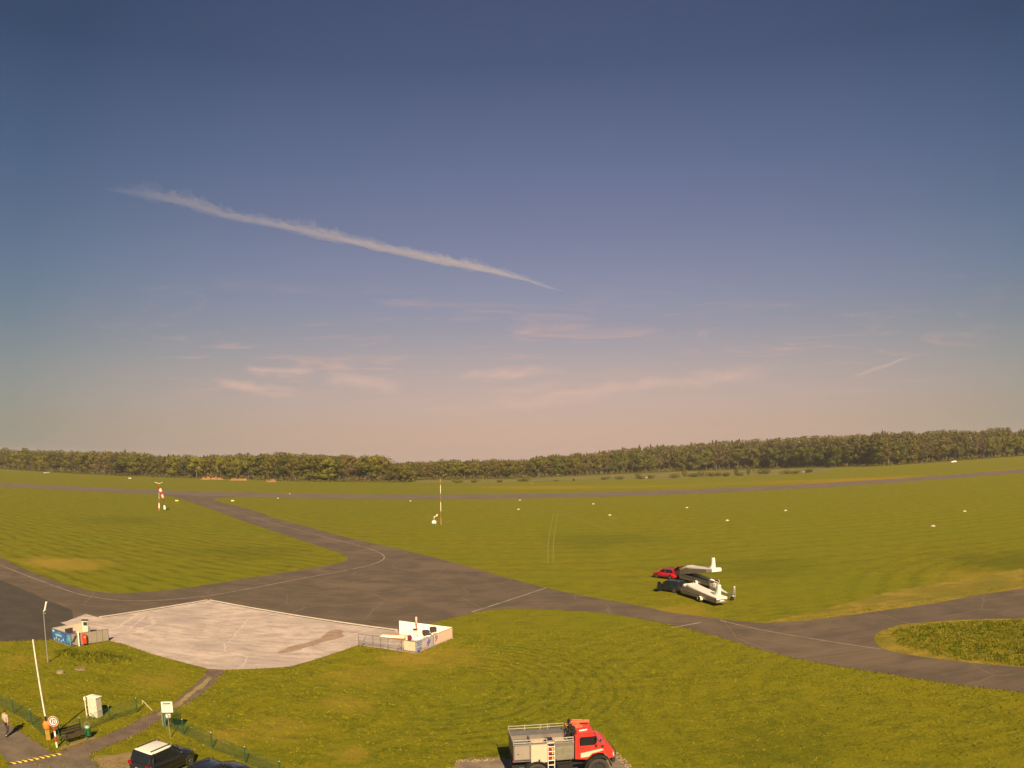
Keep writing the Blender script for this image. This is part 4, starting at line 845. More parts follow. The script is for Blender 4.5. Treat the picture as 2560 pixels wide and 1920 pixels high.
# gate panel leaning open beside the path
a = G(430, 1812); b = G(455, 1816); bm = B(); d = v2(b) - v2(a)
for z in (.15, .95): tube(bm, (0, 0, z), (d.x, d.y, z), .02, seg=6)
for f_ in [i / 12 for i in range(13)]: tube(bm, (d.x * f_, d.y * f_, .15), (d.x * f_, d.y * f_, .95), .012, seg=5)
tag(build('fence_gate', bm, GREENM, loc=v2(a)), 'small dark green bar gate standing open beside the footpath', 'gate')
# barrier
bp = v2(G(122, 1848)); BA = thing('road_barrier', 'raised white road barrier with orange-covered drive box at the gate', 'barrier', bp, R(30))
bm = B(); box(bm, (0, 0, .5), (.3, .36, 1.0), bev=.02); build('drive_box', bm, mat('ochre metal box', (.36, .22, .04), .5), BA)
bm = B(); rg = []; rr = random.Random(6)
for z, q in ((.72, .21), (.8, .25), (1.0, .27), (1.15, .24), (1.24, .14)): rg.append([(q * cos(i * pi / 5) * rr.uniform(.85, 1.1), q * 1.1 * sin(i * pi / 5) * rr.uniform(.85, 1.1), z) for i in range(10)])
loft(bm, rg); build('orange_cover', bm, ORANGE, BA, True)
bm = B(); bx_ = G(79, 1606, 6.7)
top = Vector((0, 0, 0)); rel = Vector((bx_.x, bx_.y, 0)) - bp; rel.rotate(Matrix.Rotation(-R(30), 3, 'Z'))
if rel.length > 1.2: rel = rel.normalized() * 1.2
p0_, p1_ = Vector((0, 0, 1.15)), Vector((rel.x, rel.y, 6.75))
for i in range(7):
    s0, s1 = p0_.lerp(p1_, .07 + .93 * i / 7), p0_.lerp(p1_, .07 + .93 * (i + 1) / 7); tube(bm, s0, s1, .062 - i * .002, seg=8, mi=0)
    tube(bm, s0.lerp(s1, .0) + Vector((-.03, -.0, 0)), s1 + Vector((-.03, 0, 0)), .05, seg=6, mi=1) if False else None
tube(bm, p0_ - Vector((0, 0, .15)), p0_.lerp(p1_, .08), .07, seg=8, mi=1)
build('boom', bm, [WHITE, DARKM], BA)
# speed sign on a red and white post
sp_ = v2(G(142.5, 1868)); SS = thing('speed_sign', 'round speed limit 10 sign on a red and white post in front of the bench', 'sign', sp_, R(33))
bm = B()
for i in range(4): tube(bm, (0, 0, i * .36), (0, 0, (i + 1) * .36), .062, seg=10, mi=i % 2)
build('post', bm, [WHITE, mat('faded red band', (.45, .03, .06), .5)], SS)
bm = B(); tube(bm, (0, -.065, 1.72), (0, -.09, 1.72), .33, seg=36, mi=0); tube(bm, (0, -.09, 1.72), (0, -.093, 1.72), .31, seg=36, mi=1); tube(bm, (0, -.093, 1.72), (0, -.096, 1.72), .24, seg=36, mi=0)
tube(bm, (0, -.02, 1.3), (0, -.02, 1.95), .03, seg=8, mi=2)
for (x_, z_, w_, h_) in ((-.1, 1.72, .06, .30), (.06, 1.85, .12, .05), (.06, 1.59, .12, .05), (.0, 1.72, .05, .26), (.12, 1.72, .05, .26), (-.14, 1.82, .05, .05)): box(bm, (x_, -.099, z_), (w_, .006, h_), mi=3)
build('sign_plate', bm, [WHITE, mat('traffic red', (.50, .015, .02), .4), STEEL, BLACK], SS)
# bench
bc = (v2(G(152, 1868)) + v2(G(213, 1850))) / 2 + Vector((-.1, .35, 0)); e_ = v2(G(213, 1850)) - v2(G(152, 1868))
BE = thing('park_bench', 'dark slatted park bench with green metal frame in front of the fence', 'bench', bc, math.atan2(e_.y, e_.x))
bm = B(); [box(bm, (0, -.2 + i * .14, .45), (1.75, .11, .035), bev=.008) for i in range(4)]; build('seat', bm, mat('weathered slats', (.075, .05, .033), .75), BE)
bm = B(); [box(bm, (0, .30 + i * .035, .58 + i * .15), (1.75, .03, .12), rot=Matrix.Rotation(R(-14), 3, 'X'), bev=.008) for i in range(3)]; build('backrest', bm, WOOD, BE)
for s in (-.8, .8):
    bm = B(); path(bm, [(s, -.3, 0), (s, -.27, .42), (s, .28, .42), (s, .42, .95)], .025); path(bm, [(s, .28, .42), (s, .38, 0)], .025); path(bm, [(s, -.27, .42), (s, -.28, .66), (s, .0, .7), (s, .34, .68)], .022); build('leg', bm, GREENM, BE)
# bin
bn = v2(G(222, 1846)); BI = thing('litter_bin', 'green litter bin on a hooped post beside the bench', 'bin', bn, R(30))
bm = B(); rg = [[(q * cos(2 * pi * i / 16), q * sin(2 * pi * i / 16), z) for i in range(16)] for q, z in ((.16, .2), (.175, .24), (.19, .72), (.20, .74))]; loft(bm, rg); build('container', bm, mat('bin green', (.015, .17, .055), .45), BI, True)
bm = B(); ball(bm, (0, 0, .76), (.18, .18, .12), 14); build('liner', bm, mat('pale bin liner', (.30, .42, .36), .4), BI, True)
bm = B(); path(bm, [(-.2, .12, -.1), (-.2, .12, .75), (-.17, .12, .95), (-.08, .12, 1.05), (.05, .12, 1.05), (.14, .12, .95), (.17, .12, .75), (.17, .12, -.1)], .02); build('hoop', bm, STEEL, BI)
# cabinet
a_, b_, c_ = v2(G(220, 1790)), v2(G(237, 1796)), v2(G(254, 1792)); cabrz = math.atan2((b_ - a_).y, (b_ - a_).x)
CB = thing('utility_cabinet', 'cream white electrical cabinet standing in the grass behind the mesh fence', 'cabinet', (a_ + c_) / 2 + Vector((.05, .1, 0)), cabrz + R(8))
bm = B(); box(bm, (0, 0, .72), (.78, .62, 1.4), bev=.015); build('housing', bm, mat('cabinet cream', (.72, .68, .58), .5, var=.04), CB)
bm = B(); loft(bm, [[(-.44, -.36, 1.42), (.44, -.36, 1.42), (.44, .36, 1.42), (-.44, .36, 1.42)], [(-.42, -.34, 1.46), (.42, -.34, 1.46), (.42, .34, 1.46), (-.42, .34, 1.46)], [(-.3, -.1, 1.52), (.3, -.1, 1.52), (.3, .1, 1.52), (-.3, .1, 1.52)]]); build('cap', bm, mat('cabinet cap', (.74, .69, .60), .5), CB)
build('side_door', box(B(), (.392, 0, .75), (.012, .5, 1.15)), mat('cabinet door', (.60, .55, .50), .5), CB); bm = B(); box(bm, (0, -.312, .75), (.66, .01, 1.2)); box(bm, (.3, -.32, .8), (.03, .02, .12), mi=1); build('door', bm, [mat('cabinet door', (.60, .55, .50), .5), DARKM], CB)
bm = B(); box(bm, (-.47, -.15, .75), (.14, .2, .12), bev=.02); box(bm, (-.47, .05, .5), (.12, .16, .16), bev=.02); tube(bm, (-.45, 0, .1), (-.45, 0, .9), .03); build('cable_box', bm, mat('mauve grey', (.30, .25, .28), .6), CB)
bm = B(); path(bm, [(0, 0, 0), (.0, 0, .3), (.08, 0, .42), (.3, .05, .45), (.38, .06, .3), (.4, .06, 0)], .03); hoop_p = v2(G(219, 1799)); tag(build('hoop_bollard', bm, STEEL, smooth=True, loc=hoop_p, rz=.3), 'low bent steel hoop at the foot of the white cabinet', 'bollard')
pp = v2(G(217, 1791)); PO = thing('sensor_post', 'slim white post with small box head left of the white cabinet', 'post', pp)
bm = B(); tube(bm, (0, 0, -.1), (0, 0, 1.2), .03, seg=8); build('pole', bm, WHITE, PO)
bm = B(); box(bm, (0, 0, 1.3), (.13, .13, .26), bev=.02); build('head', bm, WHITE, PO)
# info sign
ip = v2(G(426, 1845)); IS = thing('info_sign', 'white rectangular notice board on a grey post behind the SUV', 'sign', ip, R(24))
bm = B(); tube(bm, (0, 0, -.1), (0, 0, 2.3), .03, seg=8); build('pole', bm, STEEL, IS)
bm = B(); box(bm, (0, -.04, 2.12), (.72, .025, .72), bev=.005); build('board', bm, mat('notice board white', (.80, .78, .70), .5, var=.03), IS)
bm = B(); rr = random.Random(12); box(bm, (0, -.06, 2.35), (.5, .01, .09))
for i, z in enumerate((2.24, 2.18, 2.12, 2.06, 2.0, 1.92)):
    x_ = -.26
    while x_ < .2:
        w_ = rr.uniform(.04, .1); box(bm, (x_ + w_ / 2, -.056, z), (w_, .004, .02), mi=1); x_ += w_ + .02
build('lettering', bm, [mat('dark lettering', (.12, .12, .13), .6), mat('grey lettering', (.42, .40, .38), .6)], IS)
lp = v2(G(424, 1818)); LB = thing('letter_box', 'small white letter box with blue top on the fence by the info sign', 'letter box', lp, R(20))
bm = B(); box(bm, (0, 0, .82), (.34, .2, .3), bev=.05); build('box', bm, WHITE, LB)
bm = B(); box(bm, (0, 0, 1.03), (.3, .18, .14), bev=.03); build('lid', bm, mat('slate blue', (.10, .16, .20), .5), LB)
bm = B(); tube(bm, (0, 0, 0), (0, 0, .7), .03); build('post', bm, GREENM, LB)
gp = v2(G(408, 1815)); bm = B(); box(bm, (0, 0, .55), (.12, .12, 1.15), .4, bev=.01); tube(bm, (.17, 0, 0), (.17, 0, 1.2), .035, seg=8); tag(build('gate_post', bm, mat('grey green post', (.13, .16, .14), .5), loc=gp), 'grey-green double gate post where the footpath passes the fence', 'gate post')
bm = B(); a = v2(G(357, 1765)); b = v2(G(381, 1778)); tube(bm, (0, 0, .45), ((b - a).x, (b - a).y, .06), .03, seg=6); tube(bm, (0, 0, 0), (0, 0, .46), .02, seg=6); tag(build('bar', bm, mat('pale bar', (.5, .46, .38), .6), loc=a), 'pale slanting bar at the open end of the fence by the footpath', 'bar')
# speed bump
a, b = v2(G(19, 1911)), v2(G(146, 1886)); d = b - a; SB = thing('speed_bump', 'yellow and black striped speed bump across the road', 'speed bump', (a + b) / 2, math.atan2(d.y, d.x)); L = d.length
prf = [(-.16, .0), (-.1, .045), (-.03, .06), (.03, .06), (.1, .045), (.16, 0)]; n = 18; sk = .22; by_, bk = B(), B()
for i in range(n):
    x0_, x1_ = -L / 2 + L * i / n, -L / 2 + L * (i + 1) / n
    loft(by_ if i % 2 else bk, [[(x0_ - y_ * 1.0, y_, z_ + .014) for y_, z_ in prf], [(x1_ - y_ * 1.0, y_, z_ + .014) for y_, z_ in prf]])
build('yellow_segment', by_, YELL, SB); build('black_segment', bk, mat('bump black', (.05, .04, .035), .8), SB)
# manhole cover and ring
p_ = v2(G(342, 1585)); bm = B(); bmesh.ops.create_circle(bm, cap_ends=True, segments=30, radius=.42, matrix=Matrix.Translation((0, 0, .027))); tube(bm, (0, 0, .024), (0, 0, .032), .36, seg=30, mi=1)
tag(build('manhole_cover', bm, [DARKM, CONC], loc=p_), 'round manhole cover in the pale concrete pad', 'manhole cover')
p_ = v2(G(151, 1682)); bm = B(); tube(bm, (0, 0, 0), (0, 0, .12), .36, .34, 24); tube(bm, (0, 0, .12), (0, 0, .14), .28, seg=24, mi=1); tag(build('shaft_ring', bm, [mat('mossy ring', (.24, .20, .12), .8), mat('grey lid', (.30, .26, .2), .7)], loc=p_), 'round concrete shaft ring in the grass below the lamp post', 'shaft cover')
p_ = v2(G(202, 1672)); bm = B(); tube(bm, (0, 0, 0), (0, 0, .08), .55, .5, 20); tag(build('shaft_ring', bm, surf('mossy concrete', (.16, .12, .06), (.26, .2, .12), None, 2, 8), loc=p_), 'weathered flat shaft cover in the grass under the weed clump', 'shaft cover')
# lamp post
p_ = v2(G(120, 1656)); LPp = thing('street_lamp', 'slim grey street lamp with upturned white head beside the left fuel enclosure', 'street lamp', p_, 0)
bm = B(); tube(bm, (0, 0, -.1), (0, 0, 4.5), .06, .035, 10); build('pole', bm, STEEL, LPp)
bm = B(); tube(bm, (0, 0, 4.42), (.05, .0, 4.6), .03, seg=8); box(bm, (.22, .1, 4.95), (.13, .2, .85), rot=Matrix.Rotation(R(18), 3, 'Y'), bev=.03); build('lamp_head', bm, WHITE, LPp)
bm = B(); box(bm, (.15, 0, 4.35), (.2, .08, .06)); build('bracket', bm, STEEL, LPp)
# ================================================================ fuel enclosures
def uv(a, b): d = b - a; return math.atan2(d.y, d.x), d.length
def corr(bm, a, b, h, z0=.06, mi=0, pitch=.14):
    rz, L = uv(a, b); box(bm, ((a + b) / 2) + Vector((0, 0, z0 + h / 2)), (L, .03, h), rz, mi)
    n = int(L / pitch); u = (b - a) / L
    for i in range(n + 1):
        for s in (-1, 1):
            nn = Vector((-u.y, u.x, 0)) * .024 * s; box(bm, a + u * (pitch * (i + .5)) * (L / (n + 1) / pitch) + nn + Vector((0, 0, z0 + h / 2)), (.045, .022, h - .02), rz, mi)
CORG = mat('corrugated grey sheet', (.40, .35, .31), .5, .2, var=.05); CORW = mat('corrugated cream sheet', (.66, .60, .50), .5, var=.04); ENC = mat('mauve steel post', (.15, .115, .13), .5)
hA = 1.12
A_, B_, C_, D_ = v2(G(133, 1601)), v2(G(180, 1617)), v2(G(272, 1603)), v2(G(209, 1585)); org = A_.copy()
E1 = thing('fuel_enclosure', 'small enclosure of corrugated sheet and a blue banner at the left corner of the pad', 'enclosure', org)
A_, B_, C_, D_ = [p - org for p in (A_, B_, C_, D_)]
bm = B(); corr(bm, B_, C_, hA); build('corrugated_wall', bm, CORG, E1)
bm = B(); corr(bm, A_, D_, hA * 1.05); build('corrugated_wall', bm, CORW, E1)
bm = B()
for p in (A_, B_, B_.lerp(C_, .12), B_.lerp(C_, .68), B_.lerp(C_, .84), C_, D_): tube(bm, p, p + Vector((0, 0, hA + .1)), .035, seg=6)
for a, b in ((A_, B_), (B_, C_), (A_, D_)):
    for z in (.08, hA + .08): tube(bm, a + Vector((0, 0, z)), b + Vector((0, 0, z)), .028, seg=5)
build('frame', bm, ENC, E1)
def banner(parent, a, b, h, seed, cols, z0=.1, off=-.04, nrows=5, name='banner'):
    rz, L = uv(a, b); u = (b - a) / L; nn = Vector((-u.y, u.x, 0)) * off; rr = random.Random(seed); bm = B(); c = (a + b) / 2 + nn
    box(bm, c + Vector((0, 0, z0 + h / 2)), (L, .012, h), rz, 0)
    def bit(x, z, w_, hh, mi): box(bm, a + u * x + nn * 1.25 + Vector((0, 0, z)), (w_, .012, hh), rz, mi)
    return bm, bit, L
bm, bit, L = banner(E1, A_, B_, hA - .02, 3, None)
bit(.28, 1.02, .32, .16, 1); bit(1.2, .98, .5, .03, 1)
for z in (.78, .68): bit(1.15, z, 1.1, .055, 1)
for i in range(10): bit(.35 + i * .2, .22 + .1 * ((i * 7) % 3), .1, .16 + .05 * (i % 3), 1 + i % 2)
bit(L - .38, .6, .6, .9, 2); bit(L - .4, .3, .45, .3, 1); bit(L - .4, .85, .4, .2, 1)
build('blue_banner', bm, [BLUEB, mat('banner pale print', (.42, .52, .58), .5, var=.3, vs=6), mat('banner teal print', (.10, .26, .34), .5, var=.4, vs=4)], E1)
bm = B(); q = D_ * .52; box(bm, q + Vector((.28, -.35, .72)), (1.0, .05, .55), math.atan2(D_.y, D_.x), bev=.01); build('dark_panel', bm, mat('dark mauve panel', (.06, .045, .06), .4), E1)
# equipment stand at the far corner
Ep = org + D_; EQ = thing('fuel_dispenser', 'pale pump stand with hoses at the far corner of the left enclosure', 'fuel pump', Ep + Vector((.45, -.25, 0)), R(25))
bm = B(); box(bm, (0, 0, .75), (.62, .4, 1.5), bev=.03); build('housing', bm, mat('pump pale green grey', (.50, .50, .40), .5, var=.15), EQ)
bm = B(); box(bm, (.05, -.21, 1.2), (.4, .02, .35)); box(bm, (0, 0, 1.53), (.7, .46, .05)); build('display', bm, DARKM, EQ)
bm = B(); rr = random.Random(1)
for k_ in range(3): path(bm, [(.36 + .05 * k_, .16 * cos(i * .8), .75 - k_ * .16 + .17 * sin(i * .8)) for i in range(9)], .03)
build('hose', bm, mat('grey hose', (.30, .26, .24), .6), EQ)
bx2 = org + B_.lerp(C_, .32); EX = thing('extinguisher_box', 'red fire extinguisher box on the corrugated wall beside a white post', 'extinguisher box', bx2 + Vector((.1, -.1, 0)), math.atan2((C_ - B_).y, (C_ - B_).x))
bm = B(); box(bm, (0, -.12, .66), (.42, .24, .98), bev=.04); build('box', bm, mat('extinguisher red', (.62, .07, .03), .45, var=.1), EX)
bm = B(); box(bm, (0, -.25, .85), (.2, .012, .2)); build('symbol', bm, mat('pale symbol', (.75, .35, .25), .5), EX)
bm = B(); tube(bm, (0, 0, -.2), (0, 0, 1.42), .07, seg=10); tag(build('post', bm, WHITE, loc=org + B_.lerp(C_, .22) + Vector((.05, -.25, 0))), 'white round post in front of the left corrugated enclosure', 'post')
# right enclosure
A_, B_, C_, D_ = v2(G(897, 1612)), v2(G(1040, 1633)), v2(G(1131, 1596)), v2(G(999, 1586)); org = B_.copy()
E2 = thing('fuel_enclosure', 'fuel enclosure with bright white back wall and pale mesh fence right of the pad', 'enclosure', org)
A_, B_, C_, D_ = [p - org for p in (A_, B_, C_, D_)]; h2 = 1.12
bm = B(); rz, L = uv(D_, C_); mid = (D_ + C_) / 2
fl = [D_, C_]; z0_, z1_ = 2.0, 1.12
bm = loft(B(), [[D_ + Vector((0, -.04, 0)), D_ + Vector((0, .04, 0)), D_ + Vector((0, .04, 1.45)), D_ + Vector((0, -.04, 1.45))], [C_ + Vector((0, -.04, 0)), C_ + Vector((0, .04, 0)), C_ + Vector((0, .04, 1.15)), C_ + Vector((0, -.04, 1.15))]])
build('back_wall', bm, mat('bright white wall', (.86, .86, .80), .5, var=.02), E2)
PNK = mat('pale salmon sheet', (.58, .42, .35), .6, var=.06)
bm = B(); corr(bm, B_.lerp(C_, .47), C_, h2 - .1, .08, 0, .11); build('sheet_wall', bm, PNK, E2)
bm = B(); corr(bm, A_.lerp(B_, .80), B_, h2 - .2, .14, 0, .10); build('sheet_wall', bm, mat('pale peach sheet', (.62, .50, .40), .6, var=.05), E2)
bm = B()
for f_ in (0, .26, .40, .53, .76, .9, 1): p = A_.lerp(B_, f_); tube(bm, p, p + Vector((0, 0, h2)), .03, seg=6)
for f_ in (.47, .58, .78, 1): p = B_.lerp(C_, f_); tube(bm, p, p + Vector((0, 0, h2)), .035, seg=6)
for a, b in ((A_, B_), (B_, C_)):
    for z in (.2, h2): tube(bm, a + Vector((0, 0, z)), b + Vector((0, 0, z)), .026, seg=5)
u_ = (B_ - A_).normalized(); nr = Vector((u_.y, -u_.x, 0))
for f_ in (.14, .76): p = A_.lerp(B_, f_); tube(bm, p + Vector((0, 0, h2 - .1)), p + nr * .7 - u_ * .2, .03, seg=6)
build('frame', bm, ENC, E2)
bm = B(); L = (B_ - A_).length * .8
for i in range(int(L / .06)): p = A_ + u_ * (i * .06); tube(bm, p + Vector((0, 0, .2)), p + Vector((0, 0, h2)), .004, seg=3, caps=False)
for i in range(14): tube(bm, A_ + Vector((0, 0, .22 + i * .065)), A_ + u_ * L + Vector((0, 0, .22 + i * .065)), .004, seg=3, caps=False)
build('wire_mesh', bm, STEEL, E2)
bm, bit, L = banner(E2, B_, B_.lerp(C_, .45), h2 - .04, 5, None, .06, -.05)
for z, w_ in ((1.0, .9), (.85, .8), (.66, .75)): bit(.5, z, w_, .06, 1)
for z in (.4, .3, .2): bit(.55, z, .8, .05, 1)
bit(.35, .12, .4, .16, 2); bit(1.35, .55, .6, .7, 3); bit(1.35, .2, .5, .14, 4); bit(2.1, .55, .5, .9, 3)
build('banner', bm, [mat('banner light', (.34, .38, .48), .5, var=.15), mat('banner blue lines', (.06, .11, .26), .5), mat('banner deep blue', (.04, .05, .3), .5), mat('banner pink', (.55, .40, .42), .5), mat('banner rose', (.55, .2, .22), .5)], E2)
for i, (px, py, fx) in enumerate(((1074, 1618, .42), (1091, 1611, .58))):
    P_ = v2((G(1066, 1582, 1.45), G(1084, 1574, 1.45))[i]); DP = thing('fuel_dispenser', ('left of two fuel pumps with dark hood behind the banner', 'right of two fuel pumps with dark hood, nearer the sheet wall')[i], 'fuel pump', P_, R(20), None)
    bm = B(); box(bm, (0, 0, .6), (.5, .4, 1.2), bev=.03); build('housing', bm, mat('pump cream', (.72, .68, .52), .45), DP)
    bm = B(); box(bm, (-.05, 0, 1.46), (.62, .5, .5), bev=.05); build('hood', bm, mat('dark mauve hood', (.055, .038, .05), .45), DP)
    bm = B(); box(bm, (.12, -.28, 1.2), (.4, .16, .1), bev=.02); build('nozzle_tray', bm, WHITE, DP)
    bm = B(); rr = random.Random(i + 4)
    for k_ in range(4): path(bm, [(-.1 + k_ * .07 + .10 * cos(j * .7), -.52 - .02 * k_, .25 + k_ * .2 + .15 * sin(j * .7)) for j in range(10)], .03)
    build('hose', bm, mat('violet hose', (.13, .09, .34), .5), DP)
TKp = org + D_.lerp(C_, .34) + Vector((.2, -1.4, 0)); TK = thing('fuel_tank', 'bright white low fuel tank inside the right enclosure', 'tank', TKp, uv(D_, C_)[0])
bm = B(); box(bm, (.6, -.1, .42), (2.6, 1.5, .8), bev=.12); build('tank_body', bm, mat('tank white', (.85, .86, .82), .35, var=.02), TK)
bm = B(); rr = random.Random(3)
for (x_, z_, w_, h_) in ((-.45, .6, .05, .22), (-.36, .55, .12, .05), (-.32, .62, .04, .2), (0.0, .58, .05, .2), (.12, .52, .06, .1), (.25, .6, .05, .22), (.36, .66, .18, .05), (.38, .55, .05, .2)): box(bm, (x_, -.855, z_), (w_, .012, h_))
build('lettering', bm, mat('grey print', (.12, .12, .13), .6), TK)
bm = B(); tube(bm, (-.1, .3, .8), (-.1, .3, 1.1), .07); box(bm, (-.35, .3, .9), (.4, .2, .18), bev=.04, mi=1); build('valve', bm, [STEEL, DARKM], TK)
P_ = org + D_.lerp(C_, .34) + Vector((0, -.35, 0)); bm = B(); tube(bm, (0, 0, 0), (0, 0, 1.3), .06, seg=10); tube(bm, (0, 0, 1.3), (0, 0, 2.0), .10, seg=12, mi=1); ball(bm, (0, 0, 2.0), (.1, .1, .08), mi=1)
tag(build('vent_column', bm, [mat('vent red', (.5, .08, .08), .5), mat('vent pink', (.66, .42, .40), .5)], loc=P_, smooth=True), 'pinkish vent column rising above the white back wall', 'vent pipe')
P_ = v2(G(1022, 1606)); PB = thing('refuelling_kit', 'cream canister and maroon hose reel on the rusty floor inside the enclosure', 'hose reel', P_ + Vector((0, .6, 0)), .3)
bm = B(); tube(bm, (0, -.1, .35), (0, .12, .35), .24, seg=14); build('reel', bm, mat('maroon', (.16, .01, .05), .6), PB)
bm = B(); tube(bm, (-.3, 0, 0), (-.3, 0, .5), .12, seg=10); build('canister', bm, mat('cream can', (.7, .62, .42), .5), PB)
bm = B(); box(bm, (-.1, -.35, .05), (.9, .2, .1), bev=.02); build('base', bm, DARKM, PB)
P_ = v2(G(976, 1594)); bm = B(); box(bm, (0, 0, .06), (2.5, .9, .1), -.12, bev=.02); tag(build('white_mat', bm, mat('white sheet', (.80, .80, .72), .5), loc=P_ + Vector((.2, .3, 0))), 'white flat drip tray lying on the rusty floor of the enclosure', 'tray')
# ================================================================ windsock, mast, markers
p_ = v2(G(398, 1276)); WS = thing('windsock', 'red and white windsock hanging from a mast beside the taxiway', 'windsock', p_, 0)
bm = B(); tube(bm, (0, 0, 0), (0, 0, .8), .28, .24, 12, 1); tube(bm, (0, 0, .8), (0, 0, 2.6), .24, .2, 12, 0); tube(bm, (0, 0, 2.6), (0, 0, 4), .06, seg=8, mi=1); tube(bm, (0, 0, 4), (0, 0, 6.2), .06, seg=8, mi=0); tube(bm, (0, 0, 6.2), (0, 0, 9.4), .05, seg=8, mi=1)
build('pole', bm, [WHITE, mat('signal red', (.55, .10, .05), .5)], WS)
bm = B(); path(bm, [(-1.7, 0, 9.9), (-.9, 0, 9.75), (-.2, 0, 9.5), (.3, 0, 9.5), (.9, 0, 9.7), (1.5, 0, 9.95)], .09, 6); box(bm, (.6, 0, 9.62), (.8, .3, .1), rot=Matrix.Rotation(R(-18), 3, 'Y')); build('lamp_arm', bm, mat('cream arm', (.75, .68, .5), .5), WS)
pts = [Vector((.0, 0, 7.6)), Vector((.55, -.1, 7.5)), Vector((1.0, -.15, 6.6)), Vector((1.4, -.2, 5.6)), Vector((1.75, -.22, 4.5)), Vector((2.0, -.25, 3.6))]
fr_ = Vector((.8, -.1, -.5)).normalized(); rads = [.62, .58, .52, .46, .40, .34]; rwm = [B(), B()]
for i in range(5):
    rg = []
    for j, q in ((i, rads[i]), (i + 1, rads[i + 1])):
        d = (pts[min(j + 1, 5)] - pts[max(j - 1, 0)]).normalized(); a_ = d.orthogonal().normalized(); b_ = d.cross(a_); rg.append([pts[j] + a_ * q * cos(t_ * pi / 6) + b_ * q * sin(t_ * pi / 6) for t_ in range(12)])
    loft(rwm[i % 2], rg, cap=(i in (0, 4)))
build('red_band', rwm[0], mat('windsock red', (.40, .02, .03), .7), WS, True); build('white_band', rwm[1], mat('windsock white', (.62, .52, .50), .7), WS, True)
p_ = v2(G(412, 1275)); bm = B(); box(bm, (0, 0, .95), (.75, .4, 1.5), bev=.05); [box(bm, (s * .25, 0, .1), (.08, .08, .25), mi=1) for s in (-1, 1)]; tag(build('control_box', bm, [WHITE, STEEL], loc=p_), 'small white control box standing right of the windsock mast', 'control box')
p_ = v2(G(1102.5, 1312)); MS = thing('weather_mast', 'tall thin red and white weather mast in the grass of the middle field', 'mast', p_, 0)
OR_ = mat('mast orange red', (.36, .20, .08), .5); bm = B()
for z0_, z1_, r_, mi in ((0, 1.9, .15, 1), (1.9, 3.8, .045, 1), (3.8, 6.4, .085, 0), (6.4, 8.9, .04, 1), (8.9, 11.2, .08, 0), (11.2, 12.4, .05, 1)): tube(bm, (0, 0, z0_), (0, 0, z1_), r_, seg=8, mi=mi)
build('pole', bm, [WHITE, OR_], MS)
bm = B(); tube(bm, (0, 0, 12.2), (0, 0, 12.9), .16, seg=8); tube(bm, (-.3, 0, 12.9), (.3, 0, 12.9), .03); tube(bm, (0, 0, 12.9), (0, 0, 13.6), .03); build('wind_sensor', bm, OR_, MS)
bm = B(); tube(bm, (-.9, -.3, 0), (0, 0, 1.6), .04); build('strut', bm, mat('dark red strut', (.25, .05, .03), .5), MS)
p_ = v2(G(1085.5, 1314)); WB = thing('weather_station', 'white louvred instrument box with sensor arm left of the weather mast', 'weather station', p_, 0)
bm = B(); box(bm, (0, 0, 1.0), (1.15, .7, .75), bev=.06); build('box', bm, WHITE, WB)
[build('leg', tube(B(), (sx_ * .4, sy_ * .25, 0), (sx_ * .35, sy_ * .25, .7), .05), STEEL, WB) for sx_ in (-1, 1) for sy_ in (-1, 1)]
bm = B(); [tube(bm, (0, 0, 1.38 + i * .2), (0, 0, 1.5 + i * .2), .18 if i % 2 == 0 else .13, seg=10, mi=i % 2) for i in range(4)]; tube(bm, (0, 0, 2.0), (.0, 0, 2.5), .1); tube(bm, (0, 0, 2.5), (.85, 0, 2.75), .1); box(bm, (.85, 0, 2.95), (.28, .28, .55), bev=.04); build('sensor_arm', bm, [WHITE, mat('sensor red', (.3, .03, .05), .5)], WB)
DM = []
def marker(px, py, yellow=False, tilt=0):
    p = v2(G(px, py)); D = p.length
    if not DM:
        o = thing('field_marker', '', 'marker', p, 0, 'white roof-shaped field markers'); bm = B(); w_, h_ = .42, .3
        loft(bm, [[(-w_, -.4, .03), (-w_, .4, .03), (-w_ + .2, 0, h_)], [(w_, -.4, .03), (w_, .4, .03), (w_ - .2, 0, h_)]]); build('cover', bm, mat('marker white', (.66, .61, .54), .5), o)
        bm = B(); box(bm, (0, 0, .02), (1.2, .95, .05)); build('base_board', bm, mat('marker board', (.35, .20, .12), .6), o); DM.append(o)
    else: o = dup(DM[0], p)
    o.rotation_euler.z = math.atan2(p.y, p.x) - pi / 2 + tilt; o['label'] = 'white roof-shaped field marker lying in the mown grass'; return o
for i, (a, b) in enumerate(((695, 1246), (1026, 1253), (1299.7, 1251), (1296.5, 1274), (1483, 1260.5), (1524.5, 1288.5), (1717.5, 1269.7), (1818, 1302), (1964, 1277), (2412, 1279), (2333, 1316), (724.5, 1235), (1329, 1209))): marker(a, b, tilt=(i * 1.7) % 1 - .5)
for i, (a, b) in enumerate(((442, 1254), (581.6, 1254))):
    p = v2(G(a, b)); o = thing('taxiway_sign', ('low yellow taxiway sign left of the taxiway mouth at the runway', 'low yellow taxiway sign right of the taxiway mouth at the runway')[i], 'sign', p, 0)
    bm = B(); box(bm, (0, 0, .42), (1.5, .15, .5), bev=.02); build('panel', bm, mat('pale yellow sign', (.78, .66, .22), .5), o); [build('leg', tube(B(), (s, 0, 0), (s, 0, .2), .04), DARKM, o) for s in (-.5, .5)]
rr = random.Random(21)
